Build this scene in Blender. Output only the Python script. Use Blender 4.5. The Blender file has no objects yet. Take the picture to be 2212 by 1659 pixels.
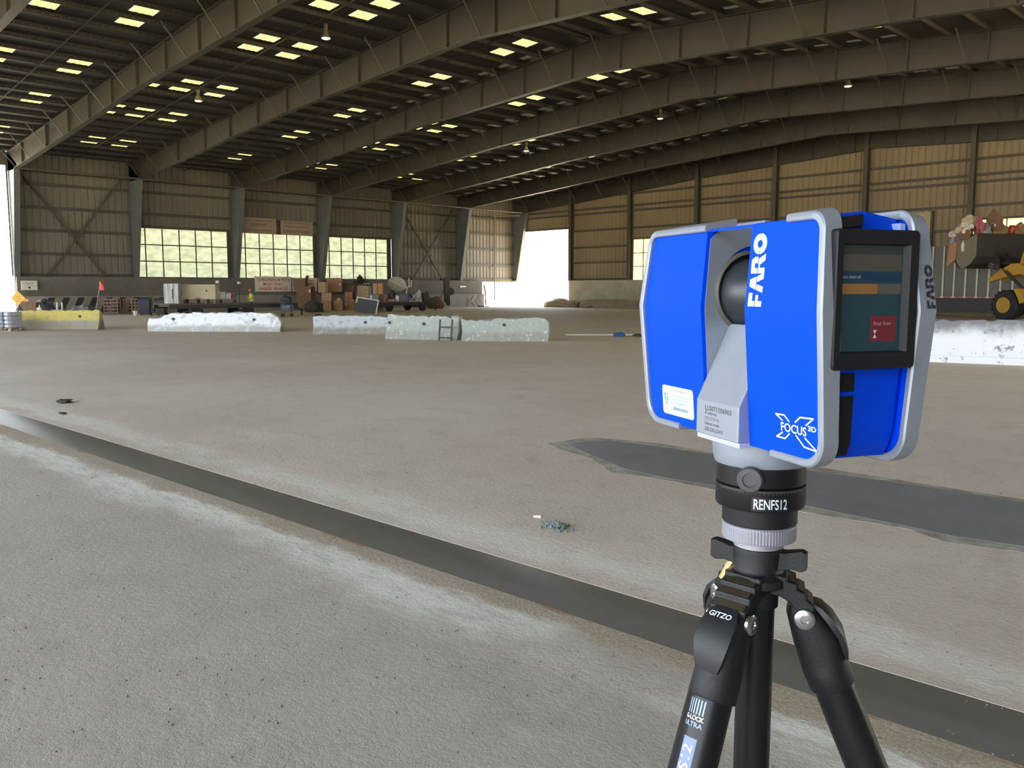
import bpy, math, random
from mathutils import Vector, Matrix, noise as mnoise

sc = bpy.context.scene
col = sc.collection
PI = math.pi

# ------------------------------------------------------------------ camera
CAM_Z = 1.75
F_PX, CX, CY, HZ = 1843.0, 1106.0, 829.5, 625.0      # 2212 x 1659 frame
pitch = math.atan((CY - HZ) / F_PX)
yaw = math.radians(45.91)
fw = Vector((-math.sin(yaw) * math.cos(pitch), math.cos(yaw) * math.cos(pitch), -math.sin(pitch)))
rt = Vector((math.cos(yaw), math.sin(yaw), 0))
up = rt.cross(fw)
cam_d = bpy.data.cameras.new('camera')
cam_d.sensor_fit = 'HORIZONTAL'
cam_d.sensor_width = 36.0
cam_d.lens = F_PX / 2212.0 * 36.0
cam_d.clip_end = 2000
cam_d.clip_start = 0.05
cam = bpy.data.objects.new('camera', cam_d)
col.objects.link(cam)
M = Matrix((rt, up, -fw)).transposed().to_4x4()
M.translation = Vector((0, 0, CAM_Z))
cam.matrix_world = M
sc.camera = cam

# ------------------------------------------------------------------ sky, sun, exposure
SKY = 8.8
w = bpy.data.worlds.new('sky')
sc.world = w
w.use_nodes = True
nt = w.node_tree
nt.nodes.clear()
tc = nt.nodes.new('ShaderNodeTexCoord')
sp = nt.nodes.new('ShaderNodeSeparateXYZ')
rp = nt.nodes.new('ShaderNodeValToRGB')
bg = nt.nodes.new('ShaderNodeBackground')
ow = nt.nodes.new('ShaderNodeOutputWorld')
nt.links.new(tc.outputs['Generated'], sp.inputs[0])
nt.links.new(sp.outputs['Z'], rp.inputs[0])
rp.color_ramp.elements[0].position = 0.0
rp.color_ramp.elements[0].color = (0.93, 0.97, 1.0, 1)
rp.color_ramp.elements[1].position = 0.6
rp.color_ramp.elements[1].color = (0.62, 0.8, 1.0, 1)
nt.links.new(rp.outputs[0], bg.inputs[0])
bg.inputs[1].default_value = SKY
nt.links.new(bg.outputs[0], ow.inputs[0])

sun_d = bpy.data.lights.new('sun', 'SUN')
sun_d.energy = 40.0
sun_d.color = (1.0, 0.86, 0.62)
sun_d.angle = math.radians(0.6)
sun = bpy.data.objects.new('sun', sun_d)
col.objects.link(sun)
sun.rotation_euler = Vector((0.34, 0.42, 1.0)).to_track_quat('Z', 'Y').to_euler()
sun.location = (0, 40, 60)

vs = sc.view_settings
vs.view_transform = 'Standard'
vs.look = 'None'
vs.gamma = 1.0
vs.use_curve_mapping = False
vs.exposure = 0.0

# ------------------------------------------------------------------ helpers
rnd = random.Random(7)


def lin(r, g, b):
    def f(c):
        c /= 255.0
        return c / 12.92 if c <= 0.04045 else ((c + 0.055) / 1.055) ** 2.4
    return (f(r), f(g), f(b))


_mats = {}


def mat(name, color, rough=0.6, metal=0.0, color2=None, nscale=4.0, contrast=0.25, bump=0.0, bscale=30.0,
        stretch=None, spec=0.5, emit=None, estr=0.0, coat=0.0, bdist=0.02):
    """Principled material whose colour wanders between two tones with a noise, and an optional fine relief."""
    if name in _mats:
        return _mats[name]
    m = bpy.data.materials.new(name)
    m.use_nodes = True
    t = m.node_tree
    b = t.nodes['Principled BSDF']
    b.inputs['Roughness'].default_value = rough
    b.inputs['Metallic'].default_value = metal
    b.inputs['Specular IOR Level'].default_value = spec
    if coat:
        b.inputs['Coat Weight'].default_value = coat
    c2 = color2 or tuple(c * 0.8 for c in color)
    co = t.nodes.new('ShaderNodeTexCoord')
    src = co.outputs['Object']
    if stretch:
        mp = t.nodes.new('ShaderNodeMapping')
        mp.inputs['Scale'].default_value = stretch
        t.links.new(src, mp.inputs[0])
        src = mp.outputs[0]
    n = t.nodes.new('ShaderNodeTexNoise')
    n.inputs['Scale'].default_value = nscale
    n.inputs['Detail'].default_value = 6
    n.inputs['Roughness'].default_value = 0.6
    t.links.new(src, n.inputs['Vector'])
    r = t.nodes.new('ShaderNodeValToRGB')
    r.color_ramp.elements[0].position = 0.5 - contrast
    r.color_ramp.elements[1].position = 0.5 + contrast
    r.color_ramp.elements[0].color = (*c2, 1)
    r.color_ramp.elements[1].color = (*color, 1)
    t.links.new(n.outputs['Fac'], r.inputs[0])
    t.links.new(r.outputs[0], b.inputs['Base Color'])
    if bump:
        n2 = t.nodes.new('ShaderNodeTexNoise')
        n2.inputs['Scale'].default_value = bscale
        n2.inputs['Detail'].default_value = 4
        t.links.new(src, n2.inputs['Vector'])
        bp = t.nodes.new('ShaderNodeBump')
        bp.inputs['Strength'].default_value = bump
        bp.inputs['Distance'].default_value = bdist
        t.links.new(n2.outputs['Fac'], bp.inputs['Height'])
        t.links.new(bp.outputs[0], b.inputs['Normal'])
    if emit:
        b.inputs['Emission Color'].default_value = (*emit, 1)
        b.inputs['Emission Strength'].default_value = estr
    _mats[name] = m
    return m


def translucent(name, color, color2, nscale, contrast, stretch=None):
    """Fibreglass sheet: daylight falling on its far side comes through."""
    m = bpy.data.materials.new(name)
    m.use_nodes = True
    t = m.node_tree
    t.nodes.clear()
    out = t.nodes.new('ShaderNodeOutputMaterial')
    tr = t.nodes.new('ShaderNodeBsdfTranslucent')
    df = t.nodes.new('ShaderNodeBsdfDiffuse')
    df.inputs[0].default_value = (0.25, 0.24, 0.18, 1)
    mx = t.nodes.new('ShaderNodeMixShader')
    mx.inputs[0].default_value = 0.15
    co = t.nodes.new('ShaderNodeTexCoord')
    src = co.outputs['Object']
    if stretch:
        mp = t.nodes.new('ShaderNodeMapping')
        mp.inputs['Scale'].default_value = stretch
        t.links.new(src, mp.inputs[0])
        src = mp.outputs[0]
    n = t.nodes.new('ShaderNodeTexNoise')
    n.inputs['Scale'].default_value = nscale
    n.inputs['Detail'].default_value = 5
    t.links.new(src, n.inputs['Vector'])
    r = t.nodes.new('ShaderNodeValToRGB')
    r.color_ramp.elements[0].position = 0.5 - contrast
    r.color_ramp.elements[1].position = 0.5 + contrast
    r.color_ramp.elements[0].color = (*color2, 1)
    r.color_ramp.elements[1].color = (*color, 1)
    t.links.new(n.outputs['Fac'], r.inputs[0])
    t.links.new(r.outputs[0], tr.inputs[0])
    t.links.new(tr.outputs[0], mx.inputs[1])
    t.links.new(df.outputs[0], mx.inputs[2])
    t.links.new(mx.outputs[0], out.inputs[0])
    _mats[name] = m
    return m


class B:
    """Collects shapes and links them as one mesh object."""

    def __init__(self):
        self.v, self.f = [], []

    def add(self, vs_, fs_, T=None):
        o = len(self.v)
        if T is not None:
            vs_ = [T @ Vector(p) for p in vs_]
        self.v += [tuple(p) for p in vs_]
        self.f += [tuple(i + o for i in q) for q in fs_]
        return self

    def box(self, x0, x1, y0, y1, z0, z1, T=None):
        return self.add([(x0, y0, z0), (x1, y0, z0), (x1, y1, z0), (x0, y1, z0),
                         (x0, y0, z1), (x1, y0, z1), (x1, y1, z1), (x0, y1, z1)],
                        [(0, 3, 2, 1), (4, 5, 6, 7), (0, 1, 5, 4), (1, 2, 6, 5), (2, 3, 7, 6), (3, 0, 4, 7)], T)

    def rbox(self, x0, x1, y0, y1, z0, z1, c, T=None):
        """box with chamfered vertical edges and top/bottom rims"""
        def ring(z, e):
            a0, a1, b0, b1 = x0 + e, x1 - e, y0 + e, y1 - e
            k = c
            return [(a0 + k, b0, z), (a1 - k, b0, z), (a1, b0 + k, z), (a1, b1 - k, z),
                    (a1 - k, b1, z), (a0 + k, b1, z), (a0, b1 - k, z), (a0, b0 + k, z)]
        return self.loft([ring(z0, c * .6), ring(z0 + c * .6, 0), ring(z1 - c * .6, 0), ring(z1, c * .6)], T)

    def loft(self, rings, T=None, caps=True, closed=True):
        n = len(rings[0])
        vs_ = [p for r in rings for p in r]
        fs_ = []
        for k in range(len(rings) - 1):
            for i in range(n if closed else n - 1):
                j = (i + 1) % n
                fs_.append((k * n + i, k * n + j, (k + 1) * n + j, (k + 1) * n + i))
        if caps:
            fs_.append(tuple(range(n - 1, -1, -1)))
            fs_.append(tuple((len(rings) - 1) * n + i for i in range(n)))
        return self.add(vs_, fs_, T)

    def tube(self, p0, p1, r0, r1=None, n=12, T=None):
        r1 = r0 if r1 is None else r1
        p0, p1 = Vector(p0), Vector(p1)
        d = (p1 - p0).normalized()
        a = d.orthogonal().normalized()
        b = d.cross(a)
        ring = lambda p, r: [p + (a * math.cos(2 * PI * i / n) + b * math.sin(2 * PI * i / n)) * r for i in range(n)]
        return self.loft([ring(p0, r0), ring(p1, r1)], T)

    def path(self, pts, r, n=8, T=None):
        pts = [Vector(p) for p in pts]
        rings = []
        a = None
        for i, p in enumerate(pts):
            d = (pts[min(i + 1, len(pts) - 1)] - pts[max(i - 1, 0)]).normalized()
            if a is None:
                a = d.orthogonal().normalized()
            a = (a - d * a.dot(d)).normalized()
            b = d.cross(a)
            rings.append([p + (a * math.cos(2 * PI * k / n) + b * math.sin(2 * PI * k / n)) * r for k in range(n)])
        return self.loft(rings, T)

    def beam(self, p0, p1, wd, ht, T=None, upv=(0, 0, 1)):
        p0, p1 = Vector(p0), Vector(p1)
        d = (p1 - p0).normalized()
        u = Vector(upv)
        s = d.cross(u)
        if s.length < 1e-4:
            s = d.cross(Vector((1, 0, 0)))
        s.normalize()
        u = s.cross(d)
        ring = lambda p: [p - s * wd / 2 - u * ht / 2, p + s * wd / 2 - u * ht / 2, p + s * wd / 2 + u * ht / 2, p - s * wd / 2 + u * ht / 2]
        return self.loft([ring(p0), ring(p1)], T)

    def lathe(self, prof, n=32, T=None):
        rings = [[(r * math.cos(2 * PI * i / n), r * math.sin(2 * PI * i / n), z) for i in range(n)] for r, z in prof]
        return self.loft(rings, T)

    def prism(self, poly, h0, h1, axis='z', T=None):
        """poly extruded along axis; poly coords are the two remaining axes in order"""
        def P(u, v_, h):
            return {'z': (u, v_, h), 'y': (u, h, v_), 'x': (h, u, v_)}[axis]
        n = len(poly)
        vs_ = [P(u, v_, h0) for u, v_ in poly] + [P(u, v_, h1) for u, v_ in poly]
        fs_ = [tuple(range(n)), tuple(range(2 * n - 1, n - 1, -1))]
        fs_ += [(i, n + i, n + (i + 1) % n, (i + 1) % n) for i in range(n)]
        return self.add(vs_, fs_, T)

    def quad(self, a, b, c, d, T=None):
        return self.add([a, b, c, d], [(0, 1, 2, 3)], T)

    def map(self, fn):
        self.v = [tuple(fn(*p)) for p in self.v]
        return self

    def build(self, name, material, parent=None, smooth=False, bevel=0.0, seg=2):
        me = bpy.data.meshes.new(name)
        me.from_pydata(self.v, [], self.f)
        me.validate(verbose=False)
        me.update()
        fix_normals(me)
        if smooth:
            for p in me.polygons:
                p.use_smooth = True
            try:
                me.set_sharp_from_angle(angle=math.radians(35))
            except Exception:
                pass
        me.materials.append(material)
        o = bpy.data.objects.new(name, me)
        col.objects.link(o)
        if parent is not None:
            o.parent = parent
        if bevel:
            md = o.modifiers.new('bevel', 'BEVEL')
            md.width = bevel
            md.segments = seg
            md.limit_method = 'ANGLE'
        return o


import bmesh


def fix_normals(me):
    bm = bmesh.new()
    bm.from_mesh(me)
    bmesh.ops.recalc_face_normals(bm, faces=bm.faces)
    bm.to_mesh(me)
    bm.free()


def tag(o, label=None, cat=None, group=None, kind=None):
    if label:
        o['label'] = label
    if cat:
        o['category'] = cat
    if group:
        o['group'] = group
    if kind:
        o['kind'] = kind
    return o


def thing(name, label, cat, loc=(0, 0, 0), rz=0.0, group=None):
    o = bpy.data.objects.new(name, None)
    o.empty_display_size = 0.2
    col.objects.link(o)
    o.location = loc
    o.rotation_euler = (0, 0, rz)
    return tag(o, label, cat, group)


def place(o, loc, rz=0.0, rot=None):
    o.location = loc
    o.rotation_euler = rot if rot else (0, 0, rz)
    return o


def dup(root, label=None):
    r = root.copy()
    col.objects.link(r)
    if label:
        r['label'] = label
    for ch in list(root.children):
        c = ch.copy()
        col.objects.link(c)
        c.parent = r
        for g in list(ch.children):
            d = g.copy()
            col.objects.link(d)
            d.parent = c
    return r


def clone(o, parent):
    c = o.copy()
    col.objects.link(c)
    c.parent = parent
    return c


def text_geo(s, size, bold=0.0, spacing=1.0):
    """flat triangulated lettering: (verts2d, faces) with the string's box starting at 0,0"""
    cu = bpy.data.curves.new('t', 'FONT')
    cu.body = s
    cu.size = size
    cu.offset = bold
    cu.space_character = spacing
    cu.resolution_u = 3
    ob = bpy.data.objects.new('t', cu)
    col.objects.link(ob)
    dg = bpy.context.evaluated_depsgraph_get()
    me = ob.evaluated_get(dg).to_mesh()
    vs_ = [(v.co.x, v.co.y) for v in me.vertices]
    fs_ = [tuple(p.vertices) for p in me.polygons]
    ob.evaluated_get(dg).to_mesh_clear()
    bpy.data.objects.remove(ob)
    bpy.data.curves.remove(cu)
    x0 = min(v[0] for v in vs_)
    y0 = min(v[1] for v in vs_)
    vs_ = [(x - x0, y - y0) for x, y in vs_]
    return vs_, fs_, max(v[0] for v in vs_), max(v[1] for v in vs_)


def fit_text(s, x, y, wd, ht, bold=0.0):
    """lettering squeezed into a box; returns verts2d, faces"""
    vs_, fs_, W, H = text_geo(s, 1.0, bold)
    return [(x + u / W * wd, y + v / H * ht) for u, v in vs_], fs_


# ------------------------------------------------------------------ materials
def noise_node(t, src, scale, detail=5, rough=0.6):
    n = t.nodes.new('ShaderNodeTexNoise')
    n.inputs['Scale'].default_value = scale
    n.inputs['Detail'].default_value = detail
    n.inputs['Roughness'].default_value = rough
    t.links.new(src, n.inputs['Vector'])
    return n.outputs['Fac']


def math_node(t, op, a, b=None, c=None):
    n = t.nodes.new('ShaderNodeMath')
    n.operation = op
    for i, x in enumerate((a, b, c)):
        if x is None:
            continue
        if isinstance(x, (int, float)):
            n.inputs[i].default_value = x
        else:
            t.links.new(x, n.inputs[i])
    return n.outputs[0]


def sstep(t, x, a, b):
    n = t.nodes.new('ShaderNodeMapRange')
    n.interpolation_type = 'SMOOTHSTEP'
    n.inputs['From Min'].default_value = a
    n.inputs['From Max'].default_value = b
    t.links.new(x, n.inputs['Value'])
    return n.outputs['Result']


def mixc(t, fac, a, b):
    n = t.nodes.new('ShaderNodeMix')
    n.data_type = 'RGBA'
    if isinstance(fac, (int, float)):
        n.inputs['Factor'].default_value = fac
    else:
        t.links.new(fac, n.inputs['Factor'])
    for s, x in (('A', a), ('B', b)):
        i = [k for k in n.inputs if k.name == s and k.type == 'RGBA'][0]
        if isinstance(x, tuple):
            i.default_value = (*x, 1)
        else:
            t.links.new(x, i)
    return [k for k in n.outputs if k.type == 'RGBA'][0]


# trench line (its centre runs almost along X)
TR_A = Vector((-14.2, 3.02))
TR_B = Vector((-0.9, 3.655))
TR_D = (TR_B - TR_A).normalized()
TR_N = Vector((-TR_D.y, TR_D.x))
TR_W = 0.23


def floor_material():
    m = bpy.data.materials.new('worn_concrete')
    m.use_nodes = True
    t = m.node_tree
    b = t.nodes['Principled BSDF']
    co = t.nodes.new('ShaderNodeTexCoord').outputs['Object']
    sx = t.nodes.new('ShaderNodeSeparateXYZ')
    t.links.new(co, sx.inputs[0])
    X, Y = sx.outputs['X'], sx.outputs['Y']
    # signed distance to the trench centre line
    d = math_node(t, 'ADD', math_node(t, 'MULTIPLY', math_node(t, 'SUBTRACT', X, TR_A.x), TR_N.x),
                  math_node(t, 'MULTIPLY', math_node(t, 'SUBTRACT', Y, TR_A.y), TR_N.y))
    big = noise_node(t, co, 0.22, 4)
    mp = t.nodes.new('ShaderNodeMapping')
    mp.inputs['Rotation'].default_value = (0, 0, math.radians(-46))
    mp.inputs['Scale'].default_value = (0.35, 1.6, 1)
    t.links.new(co, mp.inputs[0])
    streak = noise_node(t, mp.outputs[0], 0.8, 6, 0.65)
    mid = noise_node(t, co, 2.2, 6, 0.65)
    fine = noise_node(t, co, 38, 3, 0.6)
    c = mixc(t, sstep(t, big, 0.35, 0.68), (0.56, 0.485, 0.41), (0.645, 0.58, 0.51))
    c = mixc(t, math_node(t, 'MULTIPLY', sstep(t, math_node(t, 'ADD', Y, math_node(t, 'MULTIPLY', big, 12)), 16, 34), 0.75), c, mixc(t, sstep(t, mid, 0.3, 0.7), (0.64, 0.50, 0.335), (0.78, 0.63, 0.45)))  # far floor: brown dirt, also paled and warmed to stand in for light
    c = mixc(t, math_node(t, 'MULTIPLY', sstep(t, streak, 0.40, 0.78), 0.35), c, (0.68, 0.615, 0.555))
    c = mixc(t, math_node(t, 'MULTIPLY', sstep(t, mid, 0.5, 0.72), 0.35), c, (0.40, 0.35, 0.30))
    c = mixc(t, math_node(t, 'MULTIPLY', sstep(t, fine, 0.52, 0.75), 0.3), c, (0.34, 0.30, 0.26))
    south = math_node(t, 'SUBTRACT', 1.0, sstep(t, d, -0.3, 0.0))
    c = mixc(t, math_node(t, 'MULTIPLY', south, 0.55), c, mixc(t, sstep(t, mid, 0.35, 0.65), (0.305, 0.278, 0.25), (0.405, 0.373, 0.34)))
    blot = noise_node(t, co, 9, 6, 0.7)
    c = mixc(t, math_node(t, 'MULTIPLY', sstep(t, blot, 0.54, 0.7), 0.28), c, (0.36, 0.32, 0.28))
    c = mixc(t, math_node(t, 'MULTIPLY', sstep(t, noise_node(t, mp.outputs[0], 3.1, 6, 0.75), 0.56, 0.75), 0.3), c, (0.72, 0.68, 0.62))
    # pale lime bands either side of the trench and a brown gritty rim beside it
    mp2 = t.nodes.new('ShaderNodeMapping')
    mp2.inputs['Scale'].default_value = (0.5, 1.4, 1)
    t.links.new(co, mp2.inputs[0])
    wob = noise_node(t, mp2.outputs[0], 1.1, 6, 0.7)
    dn = math_node(t, 'ADD', d, math_node(t, 'MULTIPLY', math_node(t, 'SUBTRACT', wob, 0.5), 0.9))
    grain = noise_node(t, mp2.outputs[0], 7, 6, 0.75)

    def band(lo, a0, a1, hi):
        return math_node(t, 'MULTIPLY', sstep(t, dn, lo, a0), math_node(t, 'SUBTRACT', 1.0, sstep(t, dn, a1, hi)))
    near = band(-0.95, -0.6, -0.5, -0.3)
    far = band(0.28, 0.45, 0.6, 0.95)
    lime = math_node(t, 'MAXIMUM', near, math_node(t, 'MULTIPLY', far, 0.7))
    lime = math_node(t, 'MULTIPLY', lime, sstep(t, grain, 0.26, 0.56))
    lime = math_node(t, 'MULTIPLY', lime, sstep(t, noise_node(t, co, 0.45, 3), 0.32, 0.5))
    c = mixc(t, math_node(t, 'MULTIPLY', lime, 0.85), c, (0.80, 0.78, 0.74))
    rim = math_node(t, 'MULTIPLY', sstep(t, dn, -0.5, -0.36), math_node(t, 'SUBTRACT', 1.0, sstep(t, d, -0.25, -0.2)))
    g2 = noise_node(t, co, 60, 3, 0.7)
    c = mixc(t, math_node(t, 'MULTIPLY', rim, sstep(t, g2, 0.35, 0.6)), c, (0.36, 0.295, 0.20))
    # rusty line right on the near lip
    rl = math_node(t, 'MULTIPLY', sstep(t, d, -0.262, -0.25), sstep(t, noise_node(t, co, 1.7, 3), 0.5, 0.6))
    rl = math_node(t, 'MULTIPLY', rl, math_node(t, 'SUBTRACT', 1.0, sstep(t, d, -0.24, -0.225)))
    c = mixc(t, math_node(t, 'MULTIPLY', rl, 0.7), c, (0.33, 0.13, 0.07))
    # pale halo round the dark patch
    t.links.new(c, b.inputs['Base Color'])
    b.inputs['Roughness'].default_value = 0.78
    b.inputs['Specular IOR Level'].default_value = 0.35
    pits = noise_node(t, co, 22, 5, 0.75)
    h = math_node(t, 'ADD', math_node(t, 'MULTIPLY', sstep(t, pits, 0.25, 0.6), 0.6), math_node(t, 'MULTIPLY', fine, 0.4))
    h = math_node(t, 'ADD', h, math_node(t, 'MULTIPLY', noise_node(t, co, 160, 2), 0.25))
    bp = t.nodes.new('ShaderNodeBump')
    bp.inputs['Strength'].default_value = 0.5
    bp.inputs['Distance'].default_value = 0.008
    t.links.new(h, bp.inputs['Height'])
    t.links.new(bp.outputs[0], b.inputs['Normal'])
    return m


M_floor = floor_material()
M_conc = mat('old_concrete', (0.15, 0.137, 0.108), 0.85, color2=(0.1, 0.09, 0.07), nscale=0.9, bump=0.4, bscale=9)
M_concp = mat('grey_concrete', (0.36, 0.36, 0.33), 0.85, color2=(0.22, 0.21, 0.19), nscale=2.5, bump=0.5, bscale=14)
M_concg = mat('tan_concrete', (0.42, 0.375, 0.28), 0.85, color2=(0.27, 0.235, 0.17), nscale=0.6, bump=0.4, bscale=9)
M_ledge = mat('pale_concrete', (0.28, 0.245, 0.2), 0.85, color2=(0.19, 0.165, 0.135), nscale=0.7, bump=0.3, bscale=9)
M_trench = mat('trench_steel', (0.17, 0.165, 0.155), 0.38, color2=(0.125, 0.12, 0.11), nscale=3.0, bump=0.3, bscale=60, stretch=(0.3, 2, 1), spec=0.5, bdist=.002)
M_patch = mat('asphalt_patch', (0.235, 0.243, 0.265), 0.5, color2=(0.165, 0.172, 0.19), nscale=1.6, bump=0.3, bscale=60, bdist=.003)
M_panel = mat('wall_sheet', (0.175, 0.155, 0.112), 0.55, color2=(0.13, 0.113, 0.08), nscale=0.35, stretch=(1, 1, 0.25))
M_panelg = mat('gable_sheet', (0.25, 0.19, 0.097), 0.55, color2=(0.19, 0.142, 0.072), nscale=0.3, stretch=(1, 1, 0.25))
M_steel = mat('painted_steel', (0.115, 0.122, 0.118), 0.5, color2=(0.08, 0.08, 0.07), nscale=0.7)
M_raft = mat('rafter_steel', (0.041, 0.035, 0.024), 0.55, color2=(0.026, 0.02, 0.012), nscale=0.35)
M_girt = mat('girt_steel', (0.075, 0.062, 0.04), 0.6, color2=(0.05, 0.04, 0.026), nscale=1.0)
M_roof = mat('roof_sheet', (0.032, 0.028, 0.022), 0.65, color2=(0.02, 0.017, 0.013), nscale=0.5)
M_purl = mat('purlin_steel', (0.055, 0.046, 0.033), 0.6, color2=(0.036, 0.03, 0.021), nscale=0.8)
M_rod = mat('rod_steel', (0.07, 0.058, 0.04), 0.6)
M_pipe = mat('rusty_pipe', (0.12, 0.092, 0.066), 0.6, color2=(0.09, 0.07, 0.05))
M_sky = translucent('fibreglass_skylight', (0.152, 0.130, 0.056), (0.075, 0.055, 0.016), 2.2, 0.16, (0.5, 7, 1))
M_skyd = translucent('grimy_skylight', (0.0095, 0.0085, 0.006), (0.001, 0.0009, 0.0007), 7.0, 0.12, (0.6, 8, 1))
M_win = translucent('fibreglass_window', (0.162, 0.167, 0.112), (0.104, 0.108, 0.07), 1.5, 0.16, (1, 1.0, 2.4))
M_wing = translucent('sunlit_window', (0.22, 0.195, 0.11), (0.16, 0.135, 0.065), 1.2, 0.3)
M_mull = mat('mullion', (0.07, 0.072, 0.05), 0.6)
M_ground = mat('outside_concrete', (0.74, 0.64, 0.47), 0.85, color2=(0.66, 0.56, 0.41), nscale=0.15)
M_black = mat('black_paint', (0.03, 0.027, 0.022), 0.6)
M_door = mat('tan_shutter', (0.45, 0.38, 0.23), 0.6, color2=(0.36, 0.3, 0.18), nscale=0.6)

# ================================================================== building shell
XW = -65.4           # line of the left columns' outer flange
XR = 10.7            # right wall
XRIDGE = -27.4
Y_S, Y_G = -15.5, 63.9   # open south edge, gable sheet plane
FR = [16.37 + 7.883 * k for k in range(-3, 7)]
FR[2] = 9.3               # frame lines (frame 3 stands by the first visible column)


def z_top(x):        # top of the rafters
    return 13.55 - 0.073 * abs(x - XRIDGE)


def z_roof(x):       # roof sheet
    return z_top(x) + 0.21


# ---- ground outside
B().box(-400, 300, -300, 500, -0.4, -0.05).build('ground', M_ground)['kind'] = 'structure'


# ---- floor with trench cover and dark patch
def side_pt(x, s):
    d = TR_D
    k = (x - TR_A.x) / d.x
    return TR_A + d * k + TR_N * (s * TR_W)


fx0, fx1, fy0, fy1 = -66.0, 11.0, -16.0, 64.2
fb = B()
a0, a1 = side_pt(fx0, 1), side_pt(fx1, 1)
b0, b1 = side_pt(fx0, -1), side_pt(fx1, -1)
fb.add([(fx0, a0.y, 0), (fx1, a1.y, 0), (fx1, fy1, 0), (fx0, fy1, 0), (fx0, a0.y, -.3), (fx1, a1.y, -.3), (fx1, fy1, -.3), (fx0, fy1, -.3)],
       [(0, 1, 2, 3), (7, 6, 5, 4), (0, 4, 5, 1), (1, 5, 6, 2), (2, 6, 7, 3), (3, 7, 4, 0)])
fb.add([(fx0, fy0, 0), (fx1, fy0, 0), (fx1, b1.y, 0), (fx0, b0.y, 0), (fx0, fy0, -.3), (fx1, fy0, -.3), (fx1, b1.y, -.3), (fx0, b0.y, -.3)],
       [(0, 1, 2, 3), (7, 6, 5, 4), (0, 4, 5, 1), (1, 5, 6, 2), (2, 6, 7, 3), (3, 7, 4, 0)])
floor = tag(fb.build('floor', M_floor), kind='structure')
tb = B()
rings = []
for x in (fx0, fx1):
    c = side_pt(x, 0)
    rings.append([(c.x + TR_N.x * s * TR_W, c.y + TR_N.y * s * TR_W, z) for s, z in
                  ((-1, -.02), (-1, -.002), (-.55, .006), (0.0, .011), (.55, .005), (1, -.002), (1, -.03))])
tb.loft(rings)
tb.build('trench_cover', M_trench, floor, smooth=True)
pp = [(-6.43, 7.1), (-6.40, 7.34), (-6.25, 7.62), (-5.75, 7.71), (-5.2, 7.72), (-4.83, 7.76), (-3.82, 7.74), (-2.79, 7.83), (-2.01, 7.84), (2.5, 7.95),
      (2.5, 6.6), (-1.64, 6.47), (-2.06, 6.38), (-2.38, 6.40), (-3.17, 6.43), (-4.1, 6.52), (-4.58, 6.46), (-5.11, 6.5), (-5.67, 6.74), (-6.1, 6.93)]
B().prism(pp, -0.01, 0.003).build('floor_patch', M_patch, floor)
hp = []
for i, (x, y) in enumerate(pp):
    c = Vector((-3, 7.15))
    d = (Vector((x, y)) - c)
    k = .14 + .08 * math.sin(i * 2.3)
    hp.append((x + (-.18 if x < -6 else 0), y + (k if d.y > 0 else -k)))
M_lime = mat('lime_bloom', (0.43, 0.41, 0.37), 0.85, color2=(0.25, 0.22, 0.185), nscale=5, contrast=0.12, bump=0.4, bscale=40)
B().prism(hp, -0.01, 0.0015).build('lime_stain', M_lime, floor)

# ---- ceiling: roof sheet with openings for the skylights
DR = [2.75 + 1.585 * i for i in range(-2, 23)]      # row centres, measured from the ridge
SKY_ROWS = {0, 1, 4, 5, 9, 10, 13, 14, 18, 19}
SKY_Y = {2: [11.2, 14.5], 3: [18.35, 20.0, 21.93], 4: [30.15], 5: [35.75, 37.42], 6: [44.9, 47.1], 7: [53.3], 8: [60.9], 1: [3.2, 6.4], 0: [-3.5]}
ALL_Y = sorted(y for l in SKY_Y.values() for y in l)
DIM_Y = [FR[k] - 0.42 for k in (5, 6, 7, 8)]          # grimy strips just south of four frames
SX, SY, DY = 0.95, 1.02, 0.36
rb = B()
sky_spots, dim_spots = [], []
for side in (-1, 1):
    for i, d in enumerate(DR):
        idx = i - 2
        d0, d1 = max(0.0, d - 0.7925), d + 0.7925
        lim = (XRIDGE - XW + .3) if side < 0 else (XR - XRIDGE + .2)
        d1 = min(d1, lim) if i < len(DR) - 1 else lim
        X0, X1 = XRIDGE + side * d0, XRIDGE + side * d1
        cuts = []
        if idx in SKY_ROWS and d + .5 < lim:
            ys = [y for y in ALL_Y if not (y == 18.35 and idx not in (10, 13, 14)) and not (y == 47.1 and idx != 19) and not (y == 35.75 and idx < 9)]
            cuts = [(y - SY / 2, y + SY / 2, d - SX / 2, d + SX / 2) for y in ys]
            sky_spots += [(XRIDGE + side * d, y, side) for y in ys]
        if 0 <= idx <= 16 and side < 0 or (0 <= idx <= 5):
            cuts = cuts + [(y - DY / 2, y + DY / 2, d - .33, d + .33) for y in DIM_Y]
            dim_spots += [(XRIDGE + side * d, y, side) for y in DIM_Y]
        cuts.sort()
        y = Y_S
        Z = lambda x: z_roof(x)

        def q(xa, xb, ya, yb):
            rb.quad((xa, ya, Z(xa)), (xb, ya, Z(xb)), (xb, yb, Z(xb)), (xa, yb, Z(xa)))
        for c0, c1, da, db in cuts:
            q(X0, X1, y, c0)
            q(X0, XRIDGE + side * da, c0, c1)
            q(XRIDGE + side * db, X1, c0, c1)
            y = c1
        q(X0, X1, y, Y_G + .2)
ceiling = tag(rb.build('ceiling', M_roof), kind='structure')


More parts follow.
